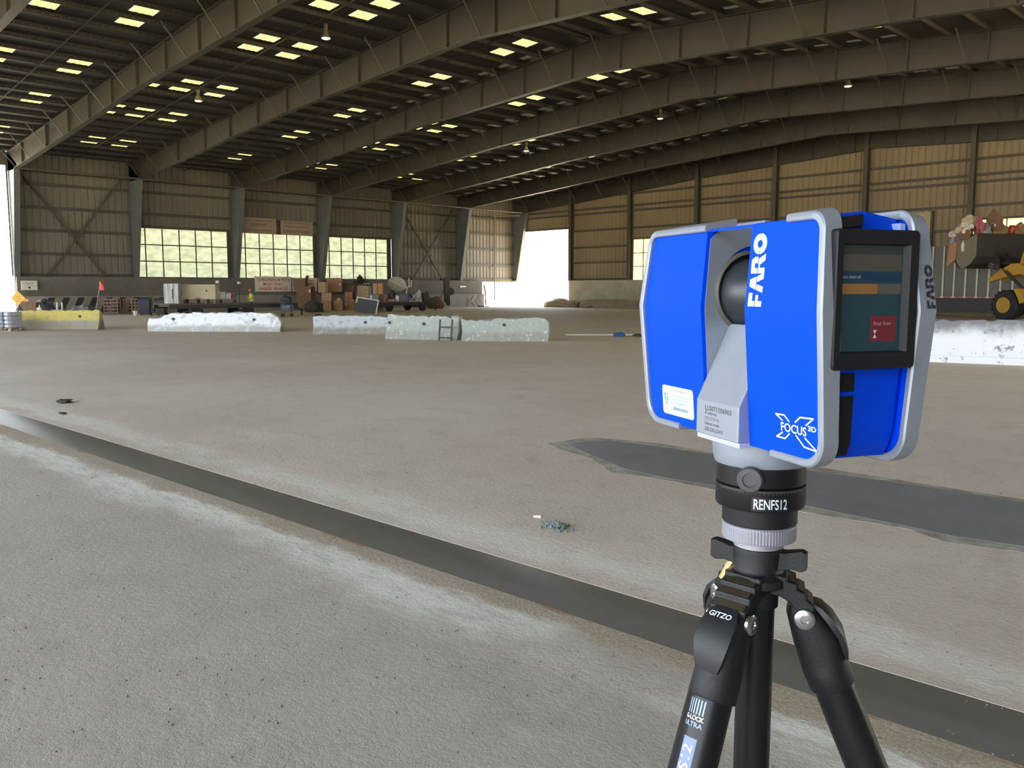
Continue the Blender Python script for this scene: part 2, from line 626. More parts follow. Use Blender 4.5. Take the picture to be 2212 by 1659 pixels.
def sky_mesh(side, lx, ly, nr):
    b = B()
    th = math.atan(0.073)
    n = nr * 4
    top = []
    for j in range(n + 1):
        yy = -ly / 2 + ly * j / n
        dz = (0, .022, .022, 0)[j % 4]
        top.append((yy, dz))
    for (y0, z0), (y1, z1) in zip(top[:-1], top[1:]):
        zl = [-side * 0.073 * x for x in (-lx / 2, lx / 2)]
        b.quad((-lx / 2, y0, zl[0] + z0), (lx / 2, y0, zl[1] + z0), (lx / 2, y1, zl[1] + z1), (-lx / 2, y1, zl[0] + z1))
        if z0 + z1 > 0:
            for xx, zz in zip((-lx / 2, lx / 2), zl):      # closed rib ends
                b.quad((xx, y0, zz - .012), (xx, y1, zz - .012), (xx, y1, zz + z1 + .0005), (xx, y0, zz + z0 + .0005))
    return b


protos = {}
for (x, y, s) in sky_spots:
    if s not in protos:
        o = sky_mesh(s, SX + .06, SY + .06, 4).build('skylight', M_sky, ceiling)
        protos[s] = o
    else:
        o = clone(protos[s], ceiling)
    o.location = (x, y, z_roof(x) + .002)
pd = {}
for (x, y, s) in dim_spots:
    if s not in pd:
        o = sky_mesh(s, .72, DY + .06, 1).build('roof_strip', M_skyd, ceiling)
        pd[s] = o
    else:
        o = clone(pd[s], ceiling)
    o.location = (x, y, z_roof(x) + .002)

# ---- purlins (cold-formed channels running the length of the hall)
pur = B()
LY = Y_G - Y_S
pur.box(-.03, .03, 0, LY, 0, .012).box(-.03, -.018, 0, LY, -.2, 0).box(-.03, .035, 0, LY, -.2, -.188).box(.024, .035, 0, LY, -.19, -.165)
p0 = None
for side in (-1, 1):
    for i in range(len(DR) + 1):
        d = DR[0] - .7925 + 1.585 * i
        if d < .1:
            d = .25
        if side > 0 and XRIDGE + d > XR:
            continue
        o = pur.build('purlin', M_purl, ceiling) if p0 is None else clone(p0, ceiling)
        p0 = p0 or o
        x = XRIDGE + side * d
        o.location = (x, Y_S, z_roof(x) - .013)

# pale squares painted for light in the purlin holes, left slope
M_dot = mat('light_dot', (.30, .28, .24), .5)
sb = B()
for i in range(int(LY / .33)):
    y = .1 + i * .33
    if y > 45:
        break
    sb.add([(.036, y, -.13), (.036, y + .035, -.13), (.036, y + .035, -.095), (.036, y, -.095)], [(0, 1, 2, 3)])
sp0 = None
for pu in [o for o in ceiling.children if o.name.startswith('purlin')]:
    if pu.location.x < -30:
        o = sb.build('light_dot_row', M_dot, pu) if sp0 is None else clone(sp0, pu)
        sp0 = sp0 or o
        o['kind'] = 'stuff'

# sag rods at mid bay
for k in range(2, 9):
    y = (FR[k] + FR[k + 1]) / 2
    b = B().beam((XW + .3, y, z_top(XW) - .08), (XRIDGE, y, z_top(XRIDGE) - .08), .03, .05).beam((XRIDGE, y, z_top(XRIDGE) - .08), (XR - .3, y, z_top(XR) - .08), .03, .05)
    b.build('sag_rod', M_rod, ceiling)

# ---- rigid frames
PROF = [(2.1, 9.62), (13.1, 10.45), (22.9, 11.24), (28.9, 11.52), (34.9, 11.83), (38.0, 12.0)]   # from the column line: bottom of rafter


def frame_mesh():
    b = B()
    bot = [(XW + d, z) for d, z in PROF] + [(2 * XRIDGE - (XW + d), z) for d, z in reversed(PROF[:-1])]
    bot = [(x, z) for x, z in bot if x < XR - 1.6] + [(XR - 1.6, 9.7)]
    tp = [(XW + .05, z_top(XW)), (XRIDGE, z_top(XRIDGE)), (XR - .05, z_top(XR))]
    poly = [(XW + .05, 9.62)] + bot + [(XR - .05, 9.7)] + tp[::-1]
    b.prism(poly, -.012, .012, 'y')
    for (xa, za), (xb, zb_) in list(zip(bot[:-1], bot[1:])):
        b.beam((xa, 0, za), (xb, 0, zb_), .34, .03)
    for (xa, za), (xb, zb_) in list(zip(tp[:-1], tp[1:])):
        b.beam((xa, 0, za - .015), (xb, 0, zb_ - .015), .34, .03)
    return b, bot


fbm, BOT = frame_mesh()


def z_bot(x):
    for (xa, za), (xb, zb_) in zip(BOT[:-1], BOT[1:]):
        if xa <= x <= xb:
            return za + (zb_ - za) * (x - xa) / (xb - xa)
    return 9.7


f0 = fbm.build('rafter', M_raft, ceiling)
rafters = []
for k in range(10):
    o = f0 if k == 0 else clone(f0, ceiling)
    o.location = (0, FR[k] if k < 9 else Y_G - .35, 0)
    rafters.append(o)
o = clone(f0, ceiling)
o.location = (0, FR[0] - 7.883, 0)
XS = [-61.6, -56.5, -52.4, -49.0, -45.6, -42.3, -38.9, -35.5, -32.2, -28.9, -25.9, -22.6, -19.3, -16.0, -12.7, -9.4, -5.5, -1.0, 3.5]
for k in range(2, 10):
    for x in XS:
        if k == 9 and x > 0:
            continue
        zb_, zt_ = z_bot(x), z_top(x)
        b = B()
        b.box(x - .006, x + .006, -.15, -.012, zb_ + .02, zt_ - .03).box(x - .006, x + .006, .012, .15, zb_ + .02, zt_ - .03)
        b.build('stiffener', M_girt, rafters[k])
XB = [-63.0 + 3.3 * i for i in range(0, 21)]
for k in range(2, 10):
    for x in XB:
        zb_, zt_ = z_bot(x), z_top(x)
        if x > 7:
            continue
        B().beam((x, -.16, zb_ + .03), (x - .15, -1.15, zt_ + .0), .05, .05).build('flange_brace', M_girt, rafters[k])

# ---- left wall: concrete base with ledge, sheets, girts, columns, braces
wl = B()
wl.box(XW, -64.7, 16.3, 58.5, 0, 2.6).box(XW, -64.7, Y_S, 8.6, 0, 2.6)
wall_left = tag(wl.build('wall_left', M_conc), kind='structure')
lb = B()
lb.box(-64.72, -64.45, 16.3, 58.5, 0, 1.22).box(-64.74, -64.42, 16.3, 58.5, 1.2, 1.28)
tag(lb.build('baseboard_left', M_ledge), kind='structure')
ledge = bpy.data.objects['baseboard_left']
for i in range(9):
    y = 17.6 + i * .95
    z0, z1 = .12, 1.18
    B().add([(-64.43, y, z0), (-64.43, y + .42, z0), (-64.43, y + .95, z1), (-64.43, y + .53, z1),
             (-64.46, y, z0), (-64.46, y + .42, z0), (-64.46, y + .95, z1), (-64.46, y + .53, z1)],
            [(0, 1, 2, 3), (7, 6, 5, 4), (0, 4, 5, 1), (1, 5, 6, 2), (2, 6, 7, 3), (3, 7, 4, 0)]).build('hazard_stripe', M_black, ledge)


def sheet(u0, u1, z0, z1f, pitch=.46):
    """profiled sheet in (u, depth, z): narrow grooves between flat pans"""
    b = B()
    us = []
    n = max(1, round((u1 - u0) / pitch))
    p = (u1 - u0) / n
    for i in range(n):
        a = u0 + i * p
        us += [(a, 0), (a + p - .13, 0), (a + p - .10, .045), (a + p - .03, .045)]
    us.append((u1, 0))
    lo = [(u, d, z0) for u, d in us]
    hi = [(u, d, z1f(u)) for u, d in us]
    m = len(us)
    b.add(lo + hi, [(i, i + 1, m + i + 1, m + i) for i in range(m - 1)])
    return b


def left_sheet(y0, y1, z0, z1):
    b = sheet(y0, y1, z0, lambda u: z1)
    b.map(lambda u, d, z: (XW - .1 - d, u, z))
    return b.build('wall_panel', M_panel, wall_left)


ztl = z_roof(XW) + .05
left_sheet(Y_S, 8.55, 2.55, ztl)
left_sheet(8.55, 16.3, 10.0, ztl)
for k in range(3, 9):
    y0, y1 = FR[k], (FR[k + 1] if k < 8 else Y_G)
    if k in (4, 5, 6):
        left_sheet(y0, y1, 6.4, ztl)
    elif k == 8:
        left_sheet(y0, y1, 2.5, ztl)
    else:
        left_sheet(y0, y1, 2.5, ztl)
    zs = (7.34, 8.93) if k in (4, 5, 6) else (2.75, 4.2, 5.8, 7.34, 8.93)
    for z in zs:
        B().box(XW - .1, XW + .1, y0 + .1, y1 - .1, z - .1, z + .1).build('girt', M_girt, wall_left)
    B().beam((XW + .4, y0, 9.75), (XW + .4, y1, 9.75), .16, .16).build('eave_strut', M_girt, wall_left)


def column(y):
    b = B()
    b.prism([(XW, 2.6), (-64.78, 2.6), (-63.34, 9.62), (-63.34, 9.9), (XW, 10.9)], -.012, .012, 'y')
    b.beam((-64.78, 0, 2.6), (-63.34, 0, 9.62), .36, .04)
    b.box(XW - .02, XW + .02, -.16, .16, 2.6, 10.9)
    b.box(XW - .05, -64.72, -.18, .18, 2.6, 2.66)
    return b


c0 = column(0).build('column', M_steel, wall_left)
for k in range(3, 10):
    o = c0 if k == 3 else clone(c0, wall_left)
    o.location = (0, FR[k] if k < 9 else Y_G - .35, 0)
o = clone(c0, wall_left)
o.location = (0, FR[2], 0)
# bright conduit on the first column, pipe along the knees, red return pipe and drop in the corner
B().tube((-64.35, 16.1, 2.3), (-64.35, 16.1, 9.5), .05).build('conduit', mat('galvanised', (0.5, 0.5, 0.5), 0.4), wall_left)
B().path([(-63.25, 16.4, 9.62), (-63.25, 40, 9.60), (-63.25, 60.0, 9.56), (-63.2, 62.6, 9.55)], .06).build('pipe', M_pipe, wall_left)
B().path([(-65.15, 60.6, .6), (-65.15, 60.6, 9.1), (-65.0, 60.75, 9.25), (-63.4, 62.6, 9.28)], .06).build('drop_pipe', mat('red_pipe', (0.20, 0.095, 0.055), 0.5), wall_left)
for k in (3, 7):
    y0, y1 = FR[k] + .5, FR[k + 1] - .5
    for ya, yb in ((y0, y1), (y1, y0)):
        za, zb_ = 9.9, 0.6
        t = (za - 2.62) / (za - zb_)
        off = .0 if ya < yb else .12
        B().beam((XW + .18 + off, ya, za), (XW + .18 + off, ya + (yb - ya) * t, 2.62), .1, .14).build('cross_brace', M_girt, wall_left)

# fibreglass windows in three bays
WIN = [(24.62, 31.68), (32.63, 39.5), (40.5, 47.28)]
for n, (y0, y1) in enumerate(WIN):
    z0, z1 = 2.68, 6.3
    xs = XW - .08
    fr_ = B()
    fr_.box(xs - .04, xs + .06, y0 - .45, y0, z0 - .1, 6.5).box(xs - .04, xs + .06, y1, y1 + .45, z0 - .1, 6.5)
    fr_.box(xs - .04, xs + .08, y0, y1, z1, 6.5).box(xs - .04, xs + .06, y0, y1, 2.55, z0)
    wn = tag(fr_.build('window_%d' % (n + 1), M_girt), kind='structure')
    first = (y1 - y0) * .087
    cols = [y0, y0 + first] + [y0 + first + (y1 - y0 - first) * i / 5 for i in range(1, 6)]
    rows = [z0, z0 + 1.17, z0 + 2.4, z1]
    for yv in cols[1:-1]:
        B().box(xs - .02, xs + .05, yv - .035, yv + .035, z0, z1).build('mullion', M_mull, wn)
    for zv in rows[1:-1]:
        B().box(xs - .02, xs + .055, y0, y1, zv - .04, zv + .04).build('transom', M_mull, wn)
    for i in range(6):
        for j in range(3):
            b = sheet(cols[i], cols[i + 1], rows[j], lambda u, zz=rows[j + 1]: zz, .23)
            b.map(lambda u, d, z: (xs - .01 - d * .3, u, z))
            b.build('pane', M_win, wn)

# ---- right wall (behind the viewer's right shoulder)
wr = B().box(XR - .35, XR, 48, Y_G, 0, 2.6).box(XR - .35, XR, Y_S, 16.5, 0, 2.6)
wall_right = tag(wr.build('wall_right', M_conc), kind='structure')
for ya, yb, za in ((Y_S, 16.5, 2.5), (16.5, 48, 8.2), (48, Y_G, 2.5)):
    b = sheet(ya, yb, za, lambda u: z_roof(XR) + .05)
    b.map(lambda u, d, z: (XR + .05 + d, u, z)).build('wall_panel', M_panel, wall_right)
for k in range(0, 9):
    B().prism([(XR, 0), (XR - .6, 0), (XR - 1.8, 9.62), (XR, 10.9)], -.1, .1, 'y').build('column', M_steel, wall_right).location = (0, FR[k], 0)

# ---- gable wall
GX = [-57.25 + 7.31 * i for i in range(0, 10)]
wg = B().box(-57.4, XR, 63.45, 63.98, 0, 2.62)
wall_back = tag(wg.build('wall_back', M_concg), kind='structure')
edges = [XW - .1] + GX[:9] + [XR]


def gable_sheet(x0, x1, z0):
    b = sheet(x0, x1, z0, lambda u: z_roof(u) + .05)
    b.map(lambda u, d, z: (u, Y_G + d, z)).build('wall_panel', M_panelg, wall_back)


def gable_part(x0, x1, z0, z1):
    b = sheet(x0, x1, z0, lambda u: z1)
    b.map(lambda u, d, z: (u, Y_G + d, z)).build('wall_panel', M_panelg, wall_back)


for i, (x0, x1) in enumerate(zip(edges[:-1], edges[1:])):
    if i == 0:
        gable_sheet(x0, x1, 7.72)
    elif i == 2:
        gable_sheet(x0, x1, 6.35)
        gable_part(x0, x0 + .2, 2.55, 6.35)
        gable_part(x1 - .2, x1, 2.55, 6.35)
    elif i == 6:
        gable_sheet(x0, x1, 6.45)
        gable_part(x1 - .4, x1, 2.55, 6.45)
        gable_part(x0, x0 + .05, 2.55, 6.45)
    else:
        gable_sheet(x0, x1, 2.5)
    for z in (2.72, 4.32, 5.8, 7.42, 9.0, 9.47, 10.55, 12.2):
        if i == 0 and z < 7.4 or (i in (2, 6) and z < 6.4):
            continue
        xa, xb = x0 + .12, x1 - .12
        while xa < xb and z > z_roof(xa) - .5:
            xa += .25
        while xb > xa and z > z_roof(xb) - .5:
            xb -= .25
        if xb - xa > .6:
            zz = z + .35 if (i == 0 and z < 7.6) else z
            B().box(xa, xb, Y_G - .18, Y_G, zz - .085, zz + .085).build('girt', M_girt, wall_back)
for x in GX:
    b = B()
    b.box(x - .17, x + .17, Y_G - .55, Y_G - .52, 2.6, z_top(x)).box(x - .17, x + .17, Y_G - .14, Y_G - .1, 2.6, z_top(x)).box(x - .015, x + .015, Y_G - .52, Y_G - .14, 2.6, z_top(x))
    b.build('column', M_girt, wall_back)
for n, (x0, x1, z1) in enumerate(((-49.75, -42.8, 6.35), (-21.0, -13.55, 6.45))):
    z0 = 2.62
    y = Y_G - .02
    b = B()
    b.box(x0 - .12, x0, y, y + .1, z0, z1).box(x1, x1 + .12, y, y + .1, z0, z1).box(x0, x1, y, y + .1, z1, z1 + .14).box(x0, x1, y, y + .1, z0 - .1, z0)
    wn = tag(b.build('window_%d' % (n + 4), M_girt), kind='structure')
    nc = 6
    for i in range(nc):
        xa, xb = x0 + (x1 - x0) * i / nc, x0 + (x1 - x0) * (i + 1) / nc
        if i:
            B().box(xa - .03, xa + .03, y, y + .06, z0, z1).build('mullion', M_mull, wn)
        for j in range(3):
            za, zb_ = z0 + (z1 - z0) * j / 3, z0 + (z1 - z0) * (j + 1) / 3
            s_ = sheet(xa, xb, za, lambda u, zz=zb_: zz, .25)
            s_.map(lambda u, d, z: (u, y + .05 + d * .3, z)).build('pane', M_wing, wn)
    for j in (1, 2):
        zv = z0 + (z1 - z0) * j / 3
        B().box(x0, x1, y, y + .06, zv - .03, zv + .03).build('transom', M_mull, wn)
# closed roller shutter
d2 = B().box(-27.5, -23.2, Y_G - .24, Y_G - .2, 0, .12).box(-27.55, -27.4, Y_G - .3, Y_G - .1, 0, 7.25).box(-23.3, -23.15, Y_G - .3, Y_G - .1, 0, 7.25)
d2 = tag(d2.build('door_1', M_girt), kind='structure')
for i in range(24):
    z = .12 + i * .295
    B().box(-27.4, -23.3, Y_G - .22, Y_G - .18, z, z + .28).build('slat', M_door, d2)

# ================================================================== laser scanner on its tripod
AX, AY = -0.3379, 0.6001
SC_Z = 1.633
SC_ROT = -0.4326

M_blue = mat('blue_plastic', (0.0, 0.055, 0.72), 0.5, color2=(0.0, 0.051, 0.67), nscale=3, bump=0.1, bscale=1500, bdist=.0003, spec=.06)
M_blue2 = mat('deep_blue_plastic', (0.0, 0.05, 0.62), 0.5, color2=(0.0, 0.045, 0.58), nscale=3, spec=.12)
M_silv = mat('silver_paint', (0.275, 0.302, 0.35), 0.42, metal=0.3, color2=(0.25, 0.276, 0.322), nscale=40, bump=0.15, bscale=2500, bdist=.0003)
M_silvd = mat('silver_inner', (0.31, 0.34, 0.38), 0.38, metal=0.5, color2=(0.28, 0.31, 0.35), nscale=30)
M_blk = mat('black_plastic', (0.012, 0.012, 0.015), 0.5, color2=(0.009, 0.009, 0.011), nscale=20, spec=.25)
M_blkm = mat('black_anodised', (0.01, 0.01, 0.011), 0.42, color2=(0.008, 0.008, 0.009), nscale=20, spec=.25)
M_mir = mat('mirror_drum', (0.035, 0.039, 0.045), 0.38, metal=0.3, color2=(0.03, 0.034, 0.04), nscale=10)
M_white = mat('white_print', (0.86, 0.9, 0.94), 0.5, color2=(0.84, 0.88, 0.92))
M_ink = mat('dark_print', (0.02, 0.022, 0.03), 0.5)
M_paper = mat('sticker_paper', (0.47, 0.485, 0.49), 0.6, color2=(0.45, 0.465, 0.47), spec=.1)
M_pale = mat('pale_print', (0.14, 0.27, 0.31), 0.5)
M_teal = mat('teal_print', (0.03, 0.35, 0.42), 0.5)
M_green = mat('green_print', (0.15, 0.45, 0.12), 0.5)
M_orng = mat('orange_print', (0.85, 0.35, 0.05), 0.5)

scn = thing('laser_scanner', 'blue and silver laser scanner with touch screen standing on the black tripod', 'scanner',
            (AX, AY, SC_Z), SC_ROT)


def shape(x, y, z):
    """the housing swells towards mid height and towards the middle of its top; millimetres in, metres out"""
    k = 1 - 0.12 * abs(z - 103) / 65.0
    t = max(0.0, min(1.0, (z - 135) / 30.0))
    return (x * .001, y * k * .001, (z + (46.5 - min(46.5, abs(y))) * .17 * t) * .001)


def arc(cx, cz, r, a0, a1, n=6):
    return [(cx + r * math.cos(a0 + (a1 - a0) * i / n), cz + r * math.sin(a0 + (a1 - a0) * i / n)) for i in range(n + 1)]


def band_path(off, xa_top, xa_bot, n=7):
    """right-hand C outline (x, z), inset by off"""
    r1, r2 = 13 - off * .8, 20 - off * .8
    p = [(xa_top, 166.5 - off)]
    p += arc(114 - off - r1 + 1, 166.5 - off - r1, r1, PI / 2, 0.06, n)
    p += [(117.5 - off, 130), (120.5 - off, 103), (119.3 - off, 60), (118 - off, 24)]
    p += arc(118 - off - r2, 2 + off + r2 - 2, r2, -0.05, -PI / 2, n)
    p += [(xa_bot, 0 + off)]
    return p


def band(side, y0, y1, th=5.5, xa_top=76, xa_bot=62):
    o, i_ = band_path(0, xa_top, xa_bot), band_path(th, xa_top, xa_bot)
    b = B()
    e = 1.2
    rings = []
    for (a, c) in zip(o, i_):
        d = Vector((c[0] - a[0], c[1] - a[1])).normalized()
        rings.append([(a[0] + d.x * e, y0, a[1] + d.y * e), (a[0], y0 + e, a[1]), (a[0], y1 - e, a[1]), (a[0] + d.x * e, y1, a[1] + d.y * e),
                      (c[0] - d.x * e, y1, c[1] - d.y * e), (c[0], y1 - e, c[1]), (c[0], y0 + e, c[1]), (c[0] - d.x * e, y0, c[1] - d.y * e)])
    # finer along y so that the top can slope
    b.loft(rings)
    b.v = [(side * x, y, z) for x, y, z in b.v]
    return b.map(shape).build('shell_band', M_silv, scn, smooth=True)


band(1, -46.5, -30.5)
band(1, 31, 46.5)
band(-1, -46.5, -14.5, xa_top=23)
band(-1, 14.5, 46.5, xa_top=23)


def rrect(x0, x1, z0, z1, rs, n=5):
    """rounded rectangle; rs = radii bl, br, tr, tl"""
    bl, br, tr, tl = rs
    p = []
    p += arc(x0 + bl, z0 + bl, bl, PI, 1.5 * PI, n) if bl else [(x0, z0)]
    p += arc(x1 - br, z0 + br, br, 1.5 * PI, 2 * PI, n) if br else [(x1, z0)]
    p += arc(x1 - tr, z1 - tr, tr, 0, .5 * PI, n) if tr else [(x1, z1)]
    p += arc(x0 + tl, z1 - tl, tl, .5 * PI, PI, n) if tl else [(x0, z1)]
    return p


def slab(poly, y0, y1, nz=1):
    """prism along y that is cut at mid height so that the swelling shows"""
    b = B()
    zs = sorted({round(z, 3) for _, z in poly})
    # split polygon edges at z = 103
    out = []
    for (xa, za), (xb, zb_) in zip(poly, poly[1:] + poly[:1]):
        out.append((xa, za))
        cuts = [c for c in (40, 70, 103, 135, 150) if min(za, zb_) < c < max(za, zb_)]
        for c in sorted(cuts, reverse=za > zb_):
            t = (c - za) / (zb_ - za)
            out.append((xa + (xb - xa) * t, c))
    # horizontal strips: pair left and right boundary points
    return b.prism(out, y0, y1, 'y'), out


def strip_slab(xl, xr, zlist, y0, y1):
    """slab whose left/right edges are functions of z, built as strips"""
    b = B()
    rings = []
    for z in zlist:
        rings.append([(xl(z), y0, z), (xr(z), y0, z), (xr(z), y1, z), (xl(z), y1, z)])
    return b.loft(rings)


def side_x(off):
    pts = [(0, 104 - off), (3, 110 - off), (8, 114 - off), (16, 117 - off), (24, 118 - off), (60, 119.3 - off), (103, 120.5 - off), (130, 117.5 - off), (154, 114.5 - off), (160, 111.5 - off), (164, 106 - off), (167, 98 - off)]

    def f(z):
        for (za, xa), (zb_, xb) in zip(pts[:-1], pts[1:]):
            if za <= z <= zb_:
                return xa + (xb - xa) * (z - za) / (zb_ - za)
        return pts[0][1] if z < 0 else pts[-1][1]
    return f


ZL = [3.5, 6, 9, 13, 18, 24, 45, 65, 85, 103, 115, 130, 145, 152, 156, 159.5, 162.5]
# front covers and rear covers
strip_slab(lambda z: 35.0, side_x(6.2), ZL, -43.5, -36).map(shape).build('front_cover', M_blue, scn, smooth=True)
strip_slab(lambda z: -side_x(6.2)(z), lambda z: -23.5, ZL, -43.5, -36).map(shape).build('front_cover', M_blue, scn, smooth=True)
strip_slab(lambda z: 35.0, side_x(6.2), ZL, 36, 43.5).map(shape).build('rear_cover', M_blue, scn, smooth=True)
strip_slab(lambda z: -side_x(6.2)(z), lambda z: -23.5, ZL, 36, 43.5).map(shape).build('rear_cover', M_blue, scn, smooth=True)
# end covers (the recessed middle of each tower)
ZE = [5, 12, 24, 45, 65, 85, 103, 115, 130, 145, 153, 158, 161]


def tower(side):
    b = B()
    fx = side_x(10.5)
    x_in = 36.0 if side > 0 else 25.0
    rings = []
    for z in ZE:
        rings.append([(side * x_in, -38, z), (side * (fx(z) - 4), -38, z), (side * fx(z), -30, z), (side * fx(z), 0, z), (side * fx(z), 30, z), (side * (fx(z) - 4), 38, z), (side * x_in, 38, z), (side * x_in, 0, z)])
    return b.loft(rings).map(shape).build('end_cover', M_blue2, scn)


tower(1)
tower(-1)
# silver inner faces of the mirror gap, with the round opening on the left one
cz, R = 115.0, 32.5
n = 40
b = B()
outer = []
for i in range(n):
    a = 2 * PI * i / n
    ca, sa = math.cos(a), math.sin(a)
    y1, y2, z1, z2 = -40.0, 40.0, 6.0, 160.0
    t = 1e9
    if ca > 1e-6: t = min(t, y2 / ca)
    if ca < -1e-6: t = min(t, y1 / ca)
    if sa > 1e-6: t = min(t, (z2 - cz) / sa)
    if sa < -1e-6: t = min(t, (z1 - cz) / sa)
    outer.append((ca * t, cz + sa * t))
ring = [(R * math.cos(2 * PI * i / n), cz + R * math.sin(2 * PI * i / n)) for i in range(n)]
vs_ = [(-22.5, y, z) for y, z in outer] + [(-22.5, y, z) for y, z in ring] + [(-24.8, y, z) for y, z in outer] + [(-24.8, y, z) for y, z in ring]
fs_ = []
for i in range(n):
    j = (i + 1) % n
    fs_ += [(i, j, n + j, n + i), (2 * n + j, 2 * n + i, 3 * n + i, 3 * n + j), (n + i, n + j, 3 * n + j, 3 * n + i), (i, 2 * n + i, 2 * n + j, j)]
b.add(vs_, fs_).map(shape).build('inner_face', M_silvd, scn)
B().box(34.2, 36, -40, 40, 6, 160).map(shape).build('inner_face', M_silvd, scn)
mm_ = lambda x, y, z: (x * .001, y * .001, z * .001)
TX = Matrix.Rotation(PI / 2, 4, 'Y')
b = B()
b.lathe([(32.3, -26), (32.3, -20.8), (30.6, -19.6), (29.6, -19.6), (29.6, -26)], 48, Matrix.Translation((0, 0, cz)) @ TX)
b.map(mm_).build('mirror_ring', mat('ring_grey', (0.10, 0.092, 0.08), 0.5), scn, smooth=True)
B().lathe([(0.1, -24.6), (30, -24.6), (30, -24.2), (0.1, -24.2)], 32, Matrix.Translation((0, 0, cz)) @ TX).map(mm_).build('mirror_recess', M_blk, scn)
b = B()
rings = []
for s in range(9):          # rotating drum: round at its root, cut at a slant
    k = s / 8.0
    x = -23 + 45 * k
    r = 27.5 * math.sqrt(max(0.03, 1 - (k * .97) ** 2.6))
    rings.append([(x + .0 * math.cos(a), r * math.cos(a), cz - 1.5 + r * math.sin(a)) for a in [2 * PI * i / 40 for i in range(40)]])
b.loft(rings).map(mm_).build('mirror_drum', M_mir, scn, smooth=True)
B().box(-4, 34.3, -10, 10, 72, 84).map(mm_).build('mirror_cradle', M_blk, scn)
# silver saddle between the towers, its label face and slope
B().prism([(-45.5, 5), (-45.5, 31.6), (-17.5, 90), (17.5, 90), (45.5, 31.6), (45.5, 5)], -22.6, 34.6, 'x').map(mm_).build('saddle', M_silv, scn, bevel=.0009)
B().box(-22.6, 34.6, -44, 44, 1.5, 5.2).map(mm_).build('saddle_foot', mat('lilac_foot', (0.42, 0.43, 0.62), 0.45), scn)
B().box(-24, 35.5, -41, -37, 160.2, 162.2).map(shape).build('top_bridge', M_blue2, scn)
B().lathe([(38.2, 4), (38.2, -1), (37.3, -9), (36.2, -15.5), (35.4, -17)], 64).map(mm_).build('base_ring', M_silv, scn, smooth=True)
# display: bezel, glass, pictures and a mirrored band on the glass
bz = B()
o_ = [(-36, 66), (33, 66), (33, 154.5), (-36, 154.5)]
op = rrect(-37, 28, 66, 154.5, (2.5, 2.5, 2.5, 2.5), 3)
ip = rrect(-32, 21, 76.5, 145.5, (.4, .4, .4, .4), 3)
ip2 = rrect(-31, 18.5, 77.5, 144.5, (.4, .4, .4, .4), 3)
XO = 121.5
vs_ = [(110, y, z) for y, z in op] + [(XO - 1, y, z) for y, z in op] + [(XO, y * .985, 110 + (z - 110) * .985) for y, z in op] + [(XO, y, z) for y, z in ip] + [(XO - 4.5, y, z) for y, z in ip2]
m_ = len(op)
fs_ = []
for r_ in range(4):
    fs_ += [(r_ * m_ + i, r_ * m_ + (i + 1) % m_, (r_ + 1) * m_ + (i + 1) % m_, (r_ + 1) * m_ + i) for i in range(m_)]
bz.add(vs_, fs_)
bezel = bz.map(mm_).build('display_bezel', M_blk, scn)
XS_ = XO - 4.3
M_scr = mat('screen_teal', (0.012, 0.03, 0.038), 0.12, color2=(0.011, 0.028, 0.036), nscale=3, emit=(0.010, 0.042, 0.055), estr=0.3, coat=0.3)
scrn = B().box(XS_ - 1, XS_, -31.5, 19, 77, 145).map(mm_).build('screen', M_scr, scn)


def ui(name, y0, y1, z0, z1, c, e, lift=.05):
    m = mat('ui_' + name, c, 0.2, color2=tuple(k * .9 for k in c), nscale=2, emit=c, estr=e)
    return B().box(XS_, XS_ + lift, y0, y1, z0, z1).map(mm_).build(name, m, scrn)


ui('status_bar', -30.5, 18, 139.6, 144, (0.028, 0.028, 0.026), 0.3)
ui('reflection_strip', -30.5, 18, 128.5, 139, (0.05, 0.047, 0.04), 0.3)  # pale band painted as the wall mirrored in the glass
ui('title_bar', -30.5, 18, 122.3, 127.5, (0.008, 0.025, 0.05), 0.35)
ui('progress_bar', -30.5, -1, 114, 120.5, (0.16, 0.08, 0.03), 0.35)
ui('progress_rest', -1, 18, 114, 120.5, (0.06, 0.057, 0.05), 0.3)
btn = ui('stop_button', -5, 15.5, 83.5, 100.0, (0.10, 0.015, 0.022), 0.35)


def side_text(s, y, z, wd, ht, m, parent, x, bold=0.0, name='lettering', turn=False):
    v2, f2 = fit_text(s, 0, 0, wd, ht, bold)
    b = B()
    if turn:
        b.add([(x, y - q, z + p) for p, q in v2], f2)
    else:
        b.add([(x, y + p, z + q) for p, q in v2], f2)
    return b.map(mm_).build(name, m, parent)


side_text('Stop Scan', -3, 93.6, 14, 2.8, mat('ui_text', (0.3, 0.2, 0.2), 0.4, emit=(0.3, 0.2, 0.2), estr=.3), scrn, XS_ + .08)
side_text('Scan interval', -29.8, 123.8, 15, 2.4, mat('ui_text2', (0.2, 0.23, 0.25), 0.4, emit=(0.2, 0.23, 0.25), estr=.3), scrn, XS_ + .08)
hb = B().add([(XS_ + .1, -2.8, 91), (XS_ + .1, 0, 91), (XS_ + .1, -1.4, 88.4), (XS_ + .1, -2.8, 85.8), (XS_ + .1, 0, 85.8)], [(0, 1, 2), (3, 4, 2)])
hb.map(mm_).build('hourglass_mark', mat('ui_mark', (0.45, 0.4, 0.4), .4, emit=(.45, .4, .4), estr=.3), scrn)
